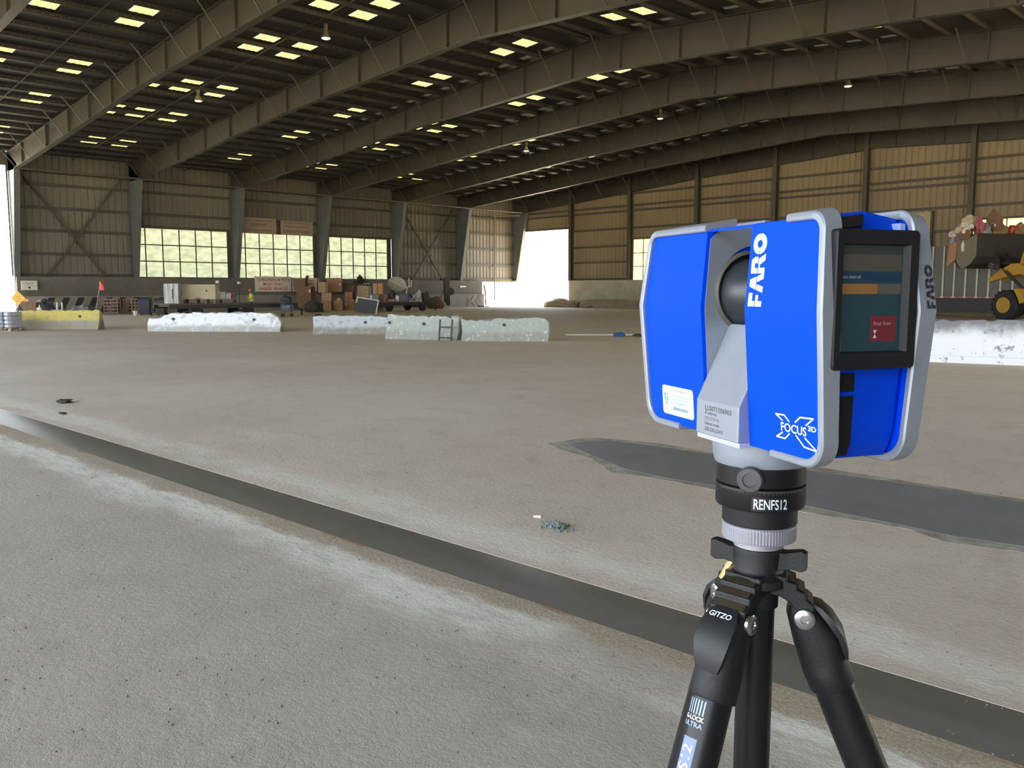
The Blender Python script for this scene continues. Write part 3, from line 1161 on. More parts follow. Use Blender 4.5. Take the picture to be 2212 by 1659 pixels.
# small parts of the right end cover
fx = side_x(10.5)
B().rbox(fx(150) - 4, 112.0, -32, -9.5, 153, 159.8, 1.2).map(shape).build('top_catch', M_blk, scn)
B().box(fx(150) - 2, 110.6, 24, 28, 152, 157).map(shape).build('reflector_mark', mat('pale_blue', (0.3, 0.4, 0.8), 0.4), scn)
pb = B().rbox(fx(56) - 3, fx(56) + .7, -29, -8.5, 50.5, 62.7, .5).map(mm_).build('power_button', M_blk, scn)
B().box(fx(56), fx(56) + 1.0, -27.2, -25.0, 52.6, 60.6).map(mm_).build('status_light', mat('status_glass', (0.16, 0.22, 0.25), 0.3), pb)
B().prism([(-30, 8), (-12.5, 8), (-9.5, 16), (-8.3, 47.8), (-30, 47.8)], fx(30) - 3, fx(30) + .8, 'x').map(mm_).build('socket_flap', M_blk, scn)


# lettering on the covers.  u runs up the cover, v towards its left
def front_pt(x, z, y=-43.62):
    return shape(x, y, z)


def glyphs():
    """four wide letters split by a thin line; unit cell height 1, returns list of (polygons, advance)"""
    E_ = .07
    lo, hi = .47, .53     # the slit
    F_ = [[(0, 0), (.36, 0), (.36, lo), (0, lo)], [(.36, .27), (.80, .27), (.80, lo), (.36, lo)], [(0, hi), (.36, hi), (.36, 1), (0, 1)], [(.36, .7), (1.0, .7), (1.0, 1), (.36, 1)]]
    F_ = [[(0, 0), (.4, 0), (.4, lo), (0, lo)], [(.4, .28), (.85, .28), (.85, lo), (.4, lo)], [(0, hi), (.4, hi), (.4, 1), (0, 1)], [(.4, .72), (1.0, .72), (1.0, 1), (.4, 1)]]
    A_ = [[(0, 0), (.44, 0), (.62, lo), (.2, lo)], [(.78, lo), (1.02, 0), (1.45, 0), (1.22, lo)], [(.23, hi), (1.19, hi), (.98, 1), (.46, 1)]]
    R_ = [[(0, 0), (.4, 0), (.4, lo), (0, lo)], [(.55, lo), (.95, 0), (1.42, 0), (1.08, lo)], [(.4, .36), (.55, .36), (.55, lo), (.4, lo)], [(0, hi), (.4, hi), (.4, 1), (0, 1)], [(.4, .75), (.75, .75), (1.02, 1), (.4, 1)],
          [(.75, .75), (.78, .64), (.72, hi), (1.2, hi), (1.24, .72), (1.02, 1)]]
    O_ = []
    N = 14
    for (a0, a1) in ((.06, PI - .06), (PI + .06, 2 * PI - .06)):
        for i in range(N):
            p, q = a0 + (a1 - a0) * i / N, a0 + (a1 - a0) * (i + 1) / N
            O_.append([(.75 + .75 * math.cos(p), .5 + .5 * math.sin(p)), (.75 + .75 * math.cos(q), .5 + .5 * math.sin(q)),
                       (.75 + .28 * math.cos(q), .5 + .2 * math.sin(q)), (.75 + .28 * math.cos(p), .5 + .2 * math.sin(p))])
    return [(F_, 1.02), (A_, 1.42), (R_, 1.4), (O_, 1.5)]


G_ = glyphs()
TOT = sum(a for _, a in G_)


def wordmark(pt, length, height, m, name):
    b = B()
    u = 0
    for polys, adv in G_:
        for p in polys:
            n0 = len(b.v)
            b.add([pt((u + a) / TOT * length, c * height) for a, c in p], [tuple(range(len(p)))])
        u += adv
    return b.build(name, m, scn)


wordmark(lambda u, v: front_pt(54 - v, 105 + u), 50.5, 15.5, M_white, 'wordmark')
wordmark(lambda u, v: shape(side_x(0)(105 + u) + .45, 44.5 - v * 1.0, 104.5 + u), 28.5, 7.0, M_ink, 'wordmark')

# X-shaped emblem with FOCUS 3D across it
b = B()


def stroke(pts, wd, pf=front_pt):
    for (xa, za), (xb, zb_) in zip(pts[:-1], pts[1:]):
        d = Vector((xb - xa, zb_ - za)).normalized()
        n_ = Vector((-d.y, d.x)) * wd / 2
        e = d * wd * .35
        b.add([pf(xa - e.x + n_.x, za - e.y + n_.y), pf(xa - e.x - n_.x, za - e.y - n_.y), pf(xb + e.x - n_.x, zb_ + e.y - n_.y), pf(xb + e.x + n_.x, zb_ + e.y + n_.y)], [(0, 1, 2, 3)])


WS = 1.05
stroke([(74.3, 27.9), (67.2, 31.5), (76.5, 31.9), (81.5, 28.0)], WS)
stroke([(88, 28.6), (93.2, 32.6), (106.5, 33.4), (99.0, 28.0)], WS)
stroke([(74.0, 19.5), (67.5, 15.8), (76.5, 15.6), (81.5, 19.6)], WS)
stroke([(88.5, 19.6), (96.5, 13.2), (109.5, 12.2), (97.5, 19.4)], WS)
v2, f2 = fit_text('FOCUS', 72.6, 20.6, 26.6, 6.0, 0.012)
b.add([front_pt(p, q) for p, q in v2], f2)
v2, f2 = fit_text('3D', 101, 24.6, 8.0, 3.6, 0.025)
b.add([front_pt(p, q) for p, q in v2], f2)
b.build('emblem', M_white, scn)

# white sticker with a small coloured mark and faint lines
st = B()
pol = rrect(-90.5, -40.5, 10.8, 35.6, (3, 3, 3, 3), 4)
st.prism(pol, -43.9, -43.5, 'y').map(shape)
stick = st.build('inventory_sticker', M_paper, scn)
sp_ = lambda x, z: shape(x, -44.0, z)
for (m, pl) in ((M_teal, [(-87.5, 21.5), (-84, 18.8), (-80.8, 21.5), (-84, 20.3)]), (M_teal, [(-87.5, 24.5), (-84.2, 21.8), (-83.2, 23.0), (-87.5, 26.6)]),
                (M_green, [(-83, 21.2), (-80.6, 23.4), (-80.6, 27), (-82, 27)]), (M_orng, [(-83.6, 27.6), (-81.6, 26.6), (-81.2, 29.3), (-83.2, 29.6)]),
                (M_teal, [(-87.6, 28.0), (-84.6, 25.6), (-84.0, 27.0), (-86.0, 29.4)])):
    B().add([sp_(*q) for q in pl], [(0, 1, 2, 3)]).build('coloured_mark', m, stick)
b = B()
for z, x0, x1, h in ((31.6, -70, -51, .8), (27.2, -75, -48, .5), (24.6, -74, -50, .5), (21.2, -70, -53, .8)):
    x = x0
    while x < x1:
        wd = rnd.uniform(1.2, 3)
        b.add([sp_(x, z), sp_(x + wd, z), sp_(x + wd, z + h), sp_(x, z + h)], [(0, 1, 2, 3)])
        x += wd + .5
b.build('faint_lines', mat('faint_print', (0.30, 0.36, 0.37), .5), stick)
b = B()
x = -73
while x < -48.5:
    b.add([sp_(x, 15.4), sp_(x + 1.4, 15.4), sp_(x + 1.6, 18.0), sp_(x, 18.0)], [(0, 1, 2, 3)])
    x += rnd.uniform(1.8, 2.6)
b.build('faint_digits', M_pale, stick)
# label on the saddle
b = B()
for s, x, z, wd, ht, bo in (('LLS071506963', -10, 24.3, 35.5, 4.0, .02), ('IP address:', -10, 21.3, 16.5, 2.4, .015), ('172.17.9.16', -10, 17.0, 19.5, 2.5, .0),
                            ('Subnet mask:', -10, 13.3, 20.5, 2.3, .015), ('255.255.254.0', -10, 8.6, 25, 2.9, .02)):
    v2, f2 = fit_text(s, x, z, wd, ht, bo)
    b.add([mm_(p, -45.62, q) for p, q in v2], f2)
b.build('serial_lettering', mat('label_ink', (0.07, 0.075, 0.08), .5), scn)

# ---- adapter between scanner and tripod
ad = thing('tribrach_adapter', 'black cylindrical mounting adapter with silver knurled ring under the blue scanner', 'adapter', (AX, AY, 1.5534))
L = lambda z: z - 1.5534
AZC = math.atan2(-AY, -AX)     # towards the viewer
B().lathe([(.0335, L(1.6165)), (.0340, L(1.616)), (.0340, L(1.6012)), (.0330, L(1.6006))], 64).build('upper_drum', M_blkm, ad, smooth=True)
B().lathe([(.0330, L(1.6002)), (.0343, L(1.5995)), (.0343, L(1.5840)), (.0335, L(1.5825))], 64).build('scale_drum', M_blkm, ad, smooth=True)
B().lathe([(.0288, L(1.584)), (.0288, L(1.5690)), (.0280, L(1.5680))], 64).build('lower_collar', M_blk, ad, smooth=True)
b = B()
N = 150
rings = []
for z, r, kn in ((1.5678, .0272, 0), (1.5668, .0280, 0), (1.5658, .0285, 1), (1.5560, .0285, 1), (1.5550, .0281, 0), (1.5546, .026, 0)):
    rings.append([((r - (.00035 if kn and i % 2 else 0)) * math.cos(2 * PI * i / N), (r - (.00035 if kn and i % 2 else 0)) * math.sin(2 * PI * i / N), L(z)) for i in range(N)])
b.loft(rings).build('knurled_ring', mat('grey_aluminium', (0.27, 0.27, 0.31), 0.4, metal=.3, color2=(.24, .24, .28)), ad)
B().lathe([(.0195, L(1.5550)), (.0193, L(1.5485)), (.0180, L(1.5478))], 48).build('neck', mat('bright_aluminium', (0.42, 0.42, 0.46), 0.35, metal=.5), ad, smooth=True)
# knob on the upper drum, turned a little to the left of the viewer
ka = AZC - math.radians(11)
TK = Matrix.Rotation(ka, 4, 'Z') @ Matrix.Translation((.0330, 0, L(1.6085))) @ Matrix.Rotation(PI / 2, 4, 'Y')
B().lathe([(.0078, 0), (.0098, .001), (.0098, .0075), (.0088, .0088), (.0052, .0090), (.0049, .0078), (.0001, .0078)], 40, TK).build('knob', mat('knob_grey', (0.045, 0.047, 0.05), .5), ad, smooth=True)


def wrap(b_, r):
    """flat (arc length, height) about the viewer's side of the drum"""
    return b_.map(lambda u, v, z: ((r + z) * math.cos(AZC + u / r), (r + z) * math.sin(AZC + u / r), v))


b = B()
for i in range(-60, 61):
    u = i * .00062
    h = .0032 if i % 5 == 0 else .0016
    b.add([(u - .00008, L(1.5992) - h, 0), (u + .00008, L(1.5992) - h, 0), (u + .00008, L(1.5992), 0), (u - .00008, L(1.5992), 0)], [(0, 1, 2, 3)])
wrap(b, .03440).build('degree_scale', mat('scale_grey', (0.16, 0.16, 0.16), .5), ad)
b = B()
for k in range(9):
    u0, u1 = -.006 + .0031 * k, -.006 + .0031 * (k + 1)
    b.add([(u0, L(1.5838), 0), (u1, L(1.5838), 0), (u1, L(1.5945), 0), (u0, L(1.5945), 0)], [(0, 1, 2, 3)])
wrap(b, .03442)
b.build('label_tape', mat('black_tape', (0.008, 0.008, 0.012), .3), ad)
v2, f2 = fit_text('RENFS12', -.0045, L(1.5853), .0255, .0078, .012)
b = wrap(B().add([(p, q, 0) for p, q in v2], f2), .03450)
b.build('tape_lettering', mat('white_ink', (0.75, 0.82, 0.92), .5), ad)

# ---- tripod
tri = thing('tripod', 'black carbon fibre tripod holding the blue scanner', 'tripod', (AX, AY, 0))
M_cast = mat('cast_black', (0.012, 0.013, 0.015), 0.42, color2=(0.008, 0.009, 0.01), nscale=60, bump=0.6, bscale=1500, bdist=.0006, spec=.35)
M_levr = mat('smooth_black', (0.018, 0.019, 0.021), 0.42, color2=(0.015, 0.016, 0.018), nscale=30, spec=.3)
M_carb = mat('carbon_fibre', (0.012, 0.012, 0.014), 0.38, color2=(0.005, 0.005, 0.006), nscale=90, stretch=(1, 1, .12), spec=.35)
M_chrm = mat('bolt_steel', (0.6, 0.6, 0.6), 0.25, metal=1.0, color2=(.5, .5, .5))
M_step = mat('brown_reflection', (0.04, 0.03, 0.014), 0.4, color2=(.025, .02, .012), nscale=80, bump=.5, bscale=1200, bdist=.0006)  # brown light caught by the spider's steps, put into their colour
hub = B().lathe([(.0165, 1.5488), (.0192, 1.5478), (.0196, 1.544), (.0185, 1.5310), (.0195, 1.529), (.025, 1.525), (.025, 1.519), (.015, 1.513)], 48)
hub.build('hub', M_cast, tri, smooth=True)
azr = math.atan2(-AX, AY) - PI / 2 + PI / 2
rx, ry = AY, -AX
ln = math.hypot(rx, ry)
AZR = math.atan2(ry / ln, rx / ln) if False else math.atan2(-AX / ln, AY / ln)
# wings of the locking collar
for s, ang in ((1, AZR - math.radians(14)), (-1, AZR + PI - math.radians(14))):
    T = Matrix.Rotation(ang, 4, 'Z')
    b = B()
    rings = []
    for x, hw, z0, z1 in ((.012, .0085, 1.5305, 1.5475), (.021, .0062, 1.532, 1.5465), (.027, .0048, 1.5330, 1.5480), (.034, .0042, 1.5320, 1.5495), (.0375, .0036, 1.5340, 1.5480)):
        rings.append([(x, -hw, z0 + .001), (x, -hw * .6, z0), (x, hw * .6, z0), (x, hw, z0 + .001), (x, hw, z1 - .001), (x, hw * .6, z1), (x, -hw * .6, z1), (x, -hw, z1 - .001)])
    b.loft(rings, T).build('locking_wing', M_cast, tri, smooth=True)
B().tube((0, 0, 1.518), (0, 0, 1.500), .0170, .0165, 32).build('column_collar', M_cast, tri, smooth=True)
B().tube((0, 0, 1.504), (0, 0, .86), .0142, .0142, 32).build('centre_column', M_carb, tri, smooth=True)
B().lathe([(.0150, .875), (.0155, .865), (.0155, .84), (.006, .832)], 24).build('column_foot', M_levr, tri, smooth=True)
B().tube((-.019, -.004, 1.533), (-.027, -.008, 1.516), .0045, .0030, 10).build('brass_pin', mat('brass', (0.55, 0.42, 0.2), .3, metal=1.0), tri)
ALPHA = math.radians(22.87)
RP, ZP = .0360, 1.4970
leg_specs = [('right', AZR), ('left', AZR - math.radians(120)), ('rear', AZR + math.radians(120))]
for nm, az in leg_specs:
    T = Matrix.Rotation(az, 4, 'Z')
    # arm of the spider with three steps on its back
    prof = [(.012, 1.523), (.026, 1.5215), (.0262, 1.5175), (.0345, 1.5150), (.0348, 1.5095), (.0425, 1.5060), (.0428, 1.5000), (.0500, 1.4945), (.0500, 1.4885), (.0400, 1.4845), (.034, 1.4890), (.0285, 1.4960), (.021, 1.5010), (.012, 1.5030)]
    prof = [(x * .86, 1.497 + (z - 1.4815) * .78) for x, z in prof]
    B().prism(prof, -.0155, .0155, 'y', T).build('spider_arm', M_cast, tri, bevel=.0012)
    b = B()
    for xa, xb, za, zb_ in ((.0275, .0343, 1.5178, 1.5152), (.0358, .0422, 1.5102, 1.5064), (.0440, .0496, 1.5000, 1.4950)):
        xa, xb, za, zb_ = xa * .86, xb * .86, 1.497 + (za - 1.4815) * .78, 1.497 + (zb_ - 1.4815) * .78
        b.add([(xa, -.0135, za + .0004), (xb, -.0135, zb_ + .0004), (xb, .0135, zb_ + .0004), (xa, .0135, za + .0004)], [(0, 1, 2, 3)], T)
    b.build('step_face', M_step, tri)
    # leg frame: w runs down the leg, t across it, m outwards from its upper face
    d = Vector((math.cos(az), math.sin(az), 0))
    wv = d * math.sin(ALPHA) - Vector((0, 0, 1)) * math.cos(ALPHA)
    tv = Vector((-math.sin(az), math.cos(az), 0))
    mv = d * math.cos(ALPHA) + Vector((0, 0, 1)) * math.sin(ALPHA)
    LT = Matrix((tv, mv, wv)).transposed().to_4x4()
    LT.translation = d * RP + Vector((0, 0, ZP))
    length = ZP / math.cos(ALPHA)
    leg = B().tube((0, 0, .045), (0, 0, length - .02), .0156, .0156, 32, LT).build('leg', M_carb, tri, smooth=True)

    def sec(s, a, c, m0=0.0, n=20, sq=1.0):
        out = []
        for i in range(n):
            t_ = 2 * PI * i / n
            ca, sa = math.cos(t_), math.sin(t_)
            ca = math.copysign(abs(ca) ** sq, ca)
            sa = math.copysign(abs(sa) ** sq, sa)
            out.append((a * ca, m0 + c * sa, s))
        return out
    b = B()
    b.loft([sec(-.0125, .0095, .003, -.001, sq=.7), sec(-.011, .0135, .0075, -.001, sq=.7), sec(-.005, .0165, .0118, -.0005, sq=.7), sec(.006, .0172, .0145, .0005, sq=.75), sec(.020, .0175, .0178, .0018, sq=.8),
            sec(.034, .0178, .0185, .0012, sq=.9), sec(.044, .0180, .0182), sec(.0455, .0183, .0184), sec(.060, .0180, .0180), sec(.0615, .0172, .0172)], LT)
    b.build('shoulder', M_cast, leg, smooth=True)
    for s in (-1, 1):
        b = B()
        TT = LT @ Matrix.Translation((s * .0160, 0, 0)) @ Matrix.Rotation(s * PI / 2, 4, 'Y')
        b.lathe([(.0082, 0), (.0078, .0022), (.0060, .0032), (.0030, .0032), (.0026, .0022), (.0001, .0022)], 28, TT)
        b.build('pivot_bolt', M_chrm, leg, smooth=True)
    # angle-stop lever lying on the outer face
    b = B()
    rings = []
    for s, m0, hw, th in ((-.009, .0085, .0085, .003), (-.002, .0160, .0125, .005), (.008, .0205, .0150, .006), (.022, .0232, .0148, .0055), (.035, .0215, .0120, .0045), (.042, .0192, .0092, .002)):
        rings.append([(-hw, m0 - th, s), (-hw, m0 - th * .2, s), (-hw * .75, m0, s), (hw * .75, m0, s), (hw, m0 - th * .2, s), (hw, m0 - th, s)])
    b.loft(rings, LT).build('angle_lever', M_levr, leg, smooth=True)
    B().tube((0, 0, length - .05), (0, 0, length - .004), .0125, .010, 20, LT).build('rubber_foot', M_blk, leg, smooth=True)
    B().tube((0, 0, .62), (0, 0, .66), .0178, .0178, 24, LT).build('twist_lock', M_levr, leg, smooth=True)
    if nm == 'left':
        # prints on the tube that face the viewer: the angle is measured round the tube from t towards m
        rr = .01575
        a_mid = math.radians(97)

        def tubept(u, s, lift=0.0):
            a = a_mid - u / rr
            return LT @ Vector(((rr + lift) * math.cos(a), (rr + lift) * math.sin(a), s))

        def patch(u0, u1, s0, s1, m, name, lift=.0001, n=6):
            b_ = B()
            for i in range(n):
                p, q = u0 + (u1 - u0) * i / n, u0 + (u1 - u0) * (i + 1) / n
                b_.add([tubept(p, s0, lift), tubept(q, s0, lift), tubept(q, s1, lift), tubept(p, s1, lift)], [(0, 1, 2, 3)])
            return b_.build(name, m, leg)
        M_lbl = mat('label_blue', (0.18, 0.24, 0.42), .45)
        b = B()
        for i in range(6):
            u = -.0075 + i * .0026
            b.add([tubept(u, .0635, .0002), tubept(u + .0013, .0635, .0002), tubept(u + .0013, .0745, .0002), tubept(u, .0745, .0002)], [(0, 1, 2, 3)])
        b.build('stripe_print', mat('stripe_blue', (0.32, 0.42, 0.66), .45), leg)
        M_w = mat('tube_white', (0.8, 0.86, 0.95), .5)
        for s_, z_, hh, m in (('G-LOCK', .0790, .0036, M_w), ('ULTRA', .0838, .0036, mat('tube_blue', (0.3, 0.4, 0.62), .5))):
            v2, f2 = fit_text(s_, -.0085, 0, .0165, hh, .03)
            B().add([tubept(p, z_ - q, .0003) for p, q in v2], f2).build('tube_lettering', m, leg)
        patch(-.0055, .0065, .0915, .150, M_lbl, 'label_tape')
        v2, f2 = fit_text('RENFS12', 0, 0, .049, .0082, .01)
        B().add([tubept(.0045 - q, .1455 - p, .0004) for p, q in v2], f2).build('tape_lettering', M_w, leg)
        # maker's lettering on the lever's upper lip
        v2, f2 = fit_text('GITZO', -.0095, 0, .019, .0040, .02)
        B().add([LT @ Vector((p, .0178 + (-.0025 + (.004 - q)) * .68, -.0025 + (.004 - q))) for p, q in v2], f2).build('lever_lettering', M_w, leg)

# ================================================================== things in the hall
FACE = yaw            # rotation that turns a thing's front (local -y) to the viewer's side
ALONG = PI / 2        # rotation that lays a thing along the left wall, front to +X


def paint_mat(name, top, low, zc, zr, chip, amount=.5, scale=5.0, rough=.8):
    """painted concrete: one tone above zc, another below, chipped where a noise says so"""
    m = bpy.data.materials.new(name)
    m.use_nodes = True
    t = m.node_tree
    b_ = t.nodes['Principled BSDF']
    b_.inputs['Roughness'].default_value = rough
    b_.inputs['Specular IOR Level'].default_value = .3
    co = t.nodes.new('ShaderNodeTexCoord').outputs['Object']
    sx = t.nodes.new('ShaderNodeSeparateXYZ')
    t.links.new(co, sx.inputs[0])
    n1 = noise_node(t, co, scale, 6, .65)
    n2 = noise_node(t, co, scale * 2.7, 5, .7)
    z = math_node(t, 'ADD', sx.outputs['Z'], math_node(t, 'MULTIPLY', math_node(t, 'SUBTRACT', n1, .5), zr * 3))
    c = mixc(t, sstep(t, z, zc - zr, zc + zr), low, top)
    c = mixc(t, sstep(t, n2, amount, amount + .08), c, chip)
    t.links.new(c, b_.inputs['Base Color'])
    bp = t.nodes.new('ShaderNodeBump')
    bp.inputs['Strength'].default_value = .6
    bp.inputs['Distance'].default_value = .02
    t.links.new(n2, bp.inputs['Height'])
    t.links.new(bp.outputs[0], b_.inputs['Normal'])
    return m


M_yel = paint_mat('yellow_barrier_paint', (0.50, 0.42, 0.12), (0.30, 0.275, 0.23), .40, .07, (0.36, 0.31, 0.15), .55, 2.0)
M_wht = paint_mat('white_barrier_paint', (0.74, 0.77, 0.78), (0.42, 0.42, 0.39), .24, .1, (0.50, 0.54, 0.59), .53, 1.6)
M_whg = paint_mat('worn_barrier_paint', (0.37, 0.405, 0.37), (0.31, 0.32, 0.28), .3, .12, (0.68, 0.74, 0.72), .585, 3.0)
M_wh2 = paint_mat('grey_barrier_paint', (0.46, 0.51, 0.53), (0.27, 0.26, 0.225), .27, .1, (0.34, 0.35, 0.34), .53, 2.2)
M_brw = paint_mat('smeared_white_paint', (0.22, 0.22, 0.24), (0.80, 0.82, 0.86), .78, .22, (0.30, 0.30, 0.33), .57, 1.7)


def jersey(label, a, c, h, m, seed, top=None, holes=(), group=None, cat='barrier', name='concrete_barrier', wd=1.0):
    a, c = Vector(a), Vector(c)
    ln_ = (c - a).length
    rz = math.atan2(c.y - a.y, c.x - a.x)
    t = thing(name, label, cat, (a.x, a.y, 0), rz, group)
    r = random.Random(seed)
    b_ = B()
    N_ = max(14, int(ln_ / .16))
    rings_ = []
    for i in range(N_ + 1):
        k = i / N_
        hh = h
        if top:
            for (k0, h0), (k1, h1) in zip(top[:-1], top[1:]):
                if k0 <= k <= k1:
                    hh = h0 + (h1 - h0) * (k - k0) / max(1e-6, k1 - k0)
        j = lambda s: r.uniform(-s, s)
        x = k * ln_ + (j(.03) if 0 < i < N_ else 0)
        f = [(-.30, .0), (-.30, .07), (-.20, .30), (-.115, hh), (.115, hh), (.20, .30), (.30, .07), (.30, 0)]
        rings_.append([(x + (j(.025) if i in (0, N_) else 0), (y * wd + (j(.012) if z > 0 else 0)) + .30 * wd, max(0, min(z, hh) + (j(.04) if z > .2 else 0))) for y, z in f])
    b_.loft(rings_)
    b_.build('body', m, t, bevel=.012, seg=1)
    for k, z in holes:
        y = .30 * wd - (.2 - (z - .3) / (h - .3) * .085) * wd
        TH = Matrix.Translation((k * ln_, y - .012, z)) @ Matrix.Rotation(PI / 2 - .1, 4, 'X')
        B().lathe([(.055, -.012), (.055, .03), (.0001, .03)], 12, TH).build('lifting_hole', M_black, t)
    return t


jersey('long yellow painted concrete barrier with grey lower half near the orange diamond sign', (-41.83, 10.48), (-39.4, 12.98), .83, M_yel, 1, holes=((.76, .57),))
jersey('bright white concrete barrier with broken left end in front of the tan trailer box', (-36.24, 13.88), (-32.02, 17.67), .78, M_wht, 2,
       top=((0, .55), (.06, .50), (.1, .62), (.18, .77), (.9, .78), (.96, .68), (1, .40)), holes=((.19, .52), (.8, .50)))
jersey('pale bluish concrete barrier at the left end of the row, crumbled along its foot', (-29.48, 17.67), (-25.3, 21.6), .72, M_wh2, 3,
       top=((0, .70), (.3, .72), (.6, .68), (1, .72)), holes=((.36, .46),))
jersey('grey concrete barrier with flaked white paint in the middle of the row', (-24.75, 17.75), (-22.35, 19.05), .84, M_whg, 4,
       top=((0, .86), (.25, .84), (.6, .82), (1, .78)), holes=((.04, .58), (.52, .55)))
jersey('grey concrete barrier with scattered white flakes at the right end of the row', (-22.0, 18.9), (-19.75, 20.86), .78, M_whg, 5,
       top=((0, .74), (.2, .70), (.5, .76), (.93, .78), (1, .66)), holes=((.49, .55),))
t = jersey('large white concrete block barrier smeared with black beside the yellow loader', (-10.2, 20.95), (-2.5, 23.02), 1.02, M_brw, 6, wd=1.0)
bb = [o for o in t.children if o.name.startswith('body')][0]
B().box(-.02, 7.99, -.03, .63, 0, .17).build('plinth', M_brw, t, bevel=.01)

# small dark steel frame leaning between the two grey barriers
t = thing('step_ladder', 'small rusty steel ladder leaning in the gap between the grey barriers', 'ladder', (-22.75, 18.55, 0), math.radians(30))
for x in (0, .44):
    B().beam((x, 0, 0), (x, .14, .72), .05, .04).build('upright', M_black, t)
for z, y in ((.1, .02), (.46, .09)):
    B().beam((0, y, z), (.44, y, z), .04, .05).build('rail', M_black, t)

# ---- pallet of bags at the far left
M_bag = mat('grey_white_bag', (0.55, 0.57, 0.62), .6, color2=(.42, .44, .5), nscale=3)
M_wood = mat('pallet_wood', (0.42, 0.32, 0.22), .8, color2=(.3, .22, .15), nscale=6, stretch=(.3, 3, 3))
t = thing('wooden_pallet', 'wooden pallet under the stacked grey bags by the yellow barrier', 'pallet', (-40.86, 9.75, 0), FACE)
for y in (-.5, 0, .5):
    for x in (-.48, 0, .48):
        B().box(x - .06, x + .06, y - .05, y + .05, .02, .11).build('block', M_wood, t)
    B().box(-.55, .55, y - .06, y + .06, 0, .02).build('plank', M_wood, t)
for i in range(6):
    x = -.5 + i * .2
    B().box(x - .07, x + .07, -.55, .55, .11, .135).build('plank', M_wood, t)


def bag_mesh(lx, ly, lz, seed):
    r = random.Random(seed)
    b_ = B()
    rings_ = []
    for z, k in ((0, .86), (.18, .98), (.5, 1), (.82, .98), (1, .84)):
        ring_ = []
        for i in range(16):
            a = 2 * PI * i / 16
            ca, sa = math.cos(a), math.sin(a)
            p = 3.5
            q_ = (abs(ca) ** p + abs(sa) ** p) ** (-1 / p)
            ring_.append((ca * q_ * lx / 2 * k + r.uniform(-.012, .012), sa * q_ * ly / 2 * k + r.uniform(-.012, .012), z * lz + r.uniform(-.012, .012) * (0 < z < 1)))
        rings_.append(ring_)
    return b_.loft(rings_)


k_ = 0
words = {0: 'bottom', 1: 'second', 2: 'third', 3: 'top'}
ord_ = {0: 'left', 1: 'middle', 2: 'right'}
cols_ = [(-.36, 'the left column'), (.0, 'the middle column'), (.36, 'the right column')]
for j in range(4):
    for i, (x, cn) in enumerate(cols_):
        o = bag_mesh(.34, 1.05, .163, 20 + k_).build('cement_bag', M_bag)
        tag(o, 'pale grey cement bag, %s layer of %s on the pallet' % (words[j], cn), 'bag', 'bags stacked on the pallet')
        P_ = Matrix.Rotation(FACE, 3, 'Z') @ Vector((x, 0, 0))
        place(o, (-40.86 + P_.x, 9.75 + P_.y, .137 + j * .167), FACE)
        k_ += 1

# ---- signs on and near the left wall
XWF = -64.68
M_sign = mat('cream_board', (0.62, 0.56, 0.44), .6, color2=(.54, .48, .37), nscale=1)
M_signf = mat('faded_board', (0.34, 0.27, 0.19), .6, color2=(.29, .23, .16), nscale=1)
M_red = mat('red_lettering', (0.42, 0.05, 0.045), .6)
M_pink = mat('faded_red', (0.42, 0.18, 0.14), .6, color2=(.36, .15, .12))
M_brn = mat('faded_brown_ink', (0.24, 0.15, 0.1), .6)


def wall_sign(name, label, y0, y1, z0, z1, m, lines, ink, x=XWF, frame=None):
    """board facing +X, lettering laid on it; lines: (text or None, y, z, width, height)"""
    t_ = thing(name, label, 'sign', (x, y0, z0), ALONG)
    W_, H_ = y1 - y0, z1 - z0
    B().box(0, W_, -.03, 0, 0, H_).build('board', m, t_)
    for s_, u, v_, wd, ht in lines:
        b_ = B()
        if s_:
            v2_, f2_ = fit_text(s_, u, v_, wd, ht, .02)
            b_.add([(p, -.036, q) for p, q in v2_], f2_)
        else:
            r = random.Random(int(u * 100 + v_ * 1000))
            xx = u
            while xx < u + wd - .05:
                ww = min(r.uniform(.05, .12), u + wd - xx)
                b_.add([(xx, -.036, v_), (xx + ww, -.036, v_), (xx + ww, -.036, v_ + ht), (xx, -.036, v_ + ht)], [(0, 1, 2, 3)])
                xx += ww + .02
        o_ = b_.build('lettering', ink, t_)
        o_['kind'] = 'stuff'
    return t_


wall_sign('warning_sign', 'cream sign with red capitals about children and pets above the worker', 33.55, 36.85, 1.56, 2.80, M_sign,
          [('CHILDREN & PETS', .2, .86, 2.9, .24), ('MUST STAY', .75, .5, 1.75, .23), ('INSIDE VEHICLE', .42, .13, 2.5, .24)], M_red)
wall_sign('warning_sign', 'faded sign with blocks of pinkish red writing beside the large cardboard box', 36.95, 39.3, 1.58, 2.72, M_sign,
          [(None, .12, .86, 1.9, .1), (None, .1, .50, .62, .26), (None, .82, .50, .5, .26), (None, 1.42, .5, .6, .26), (None, .15, .08, .9, .32), (None, 1.15, .08, .45, .32), (None, 1.7, .08, .4, .32)], M_pink)
wall_sign('wall_board', 'faded tan board with brown writing over the middle window, nearer the first columns', 32.75, 35.9, 6.28, 7.55, M_signf,
          [(None, .15, 1.0, 2.8, .09), (None, .8, .62, 1.5, .2), (None, .3, .2, 2.5, .12), (None, .2, .06, 2.6, .06)], M_brn, x=-65.2)
wall_sign('wall_board', 'faded tan board with brown writing over the middle window, nearer the boxes', 36.3, 39.35, 6.28, 7.45, M_signf,
          [(None, .3, .95, 2.4, .09), (None, .4, .62, 2.2, .14), (None, .25, .2, 2.5, .22)], M_brn, x=-65.2)
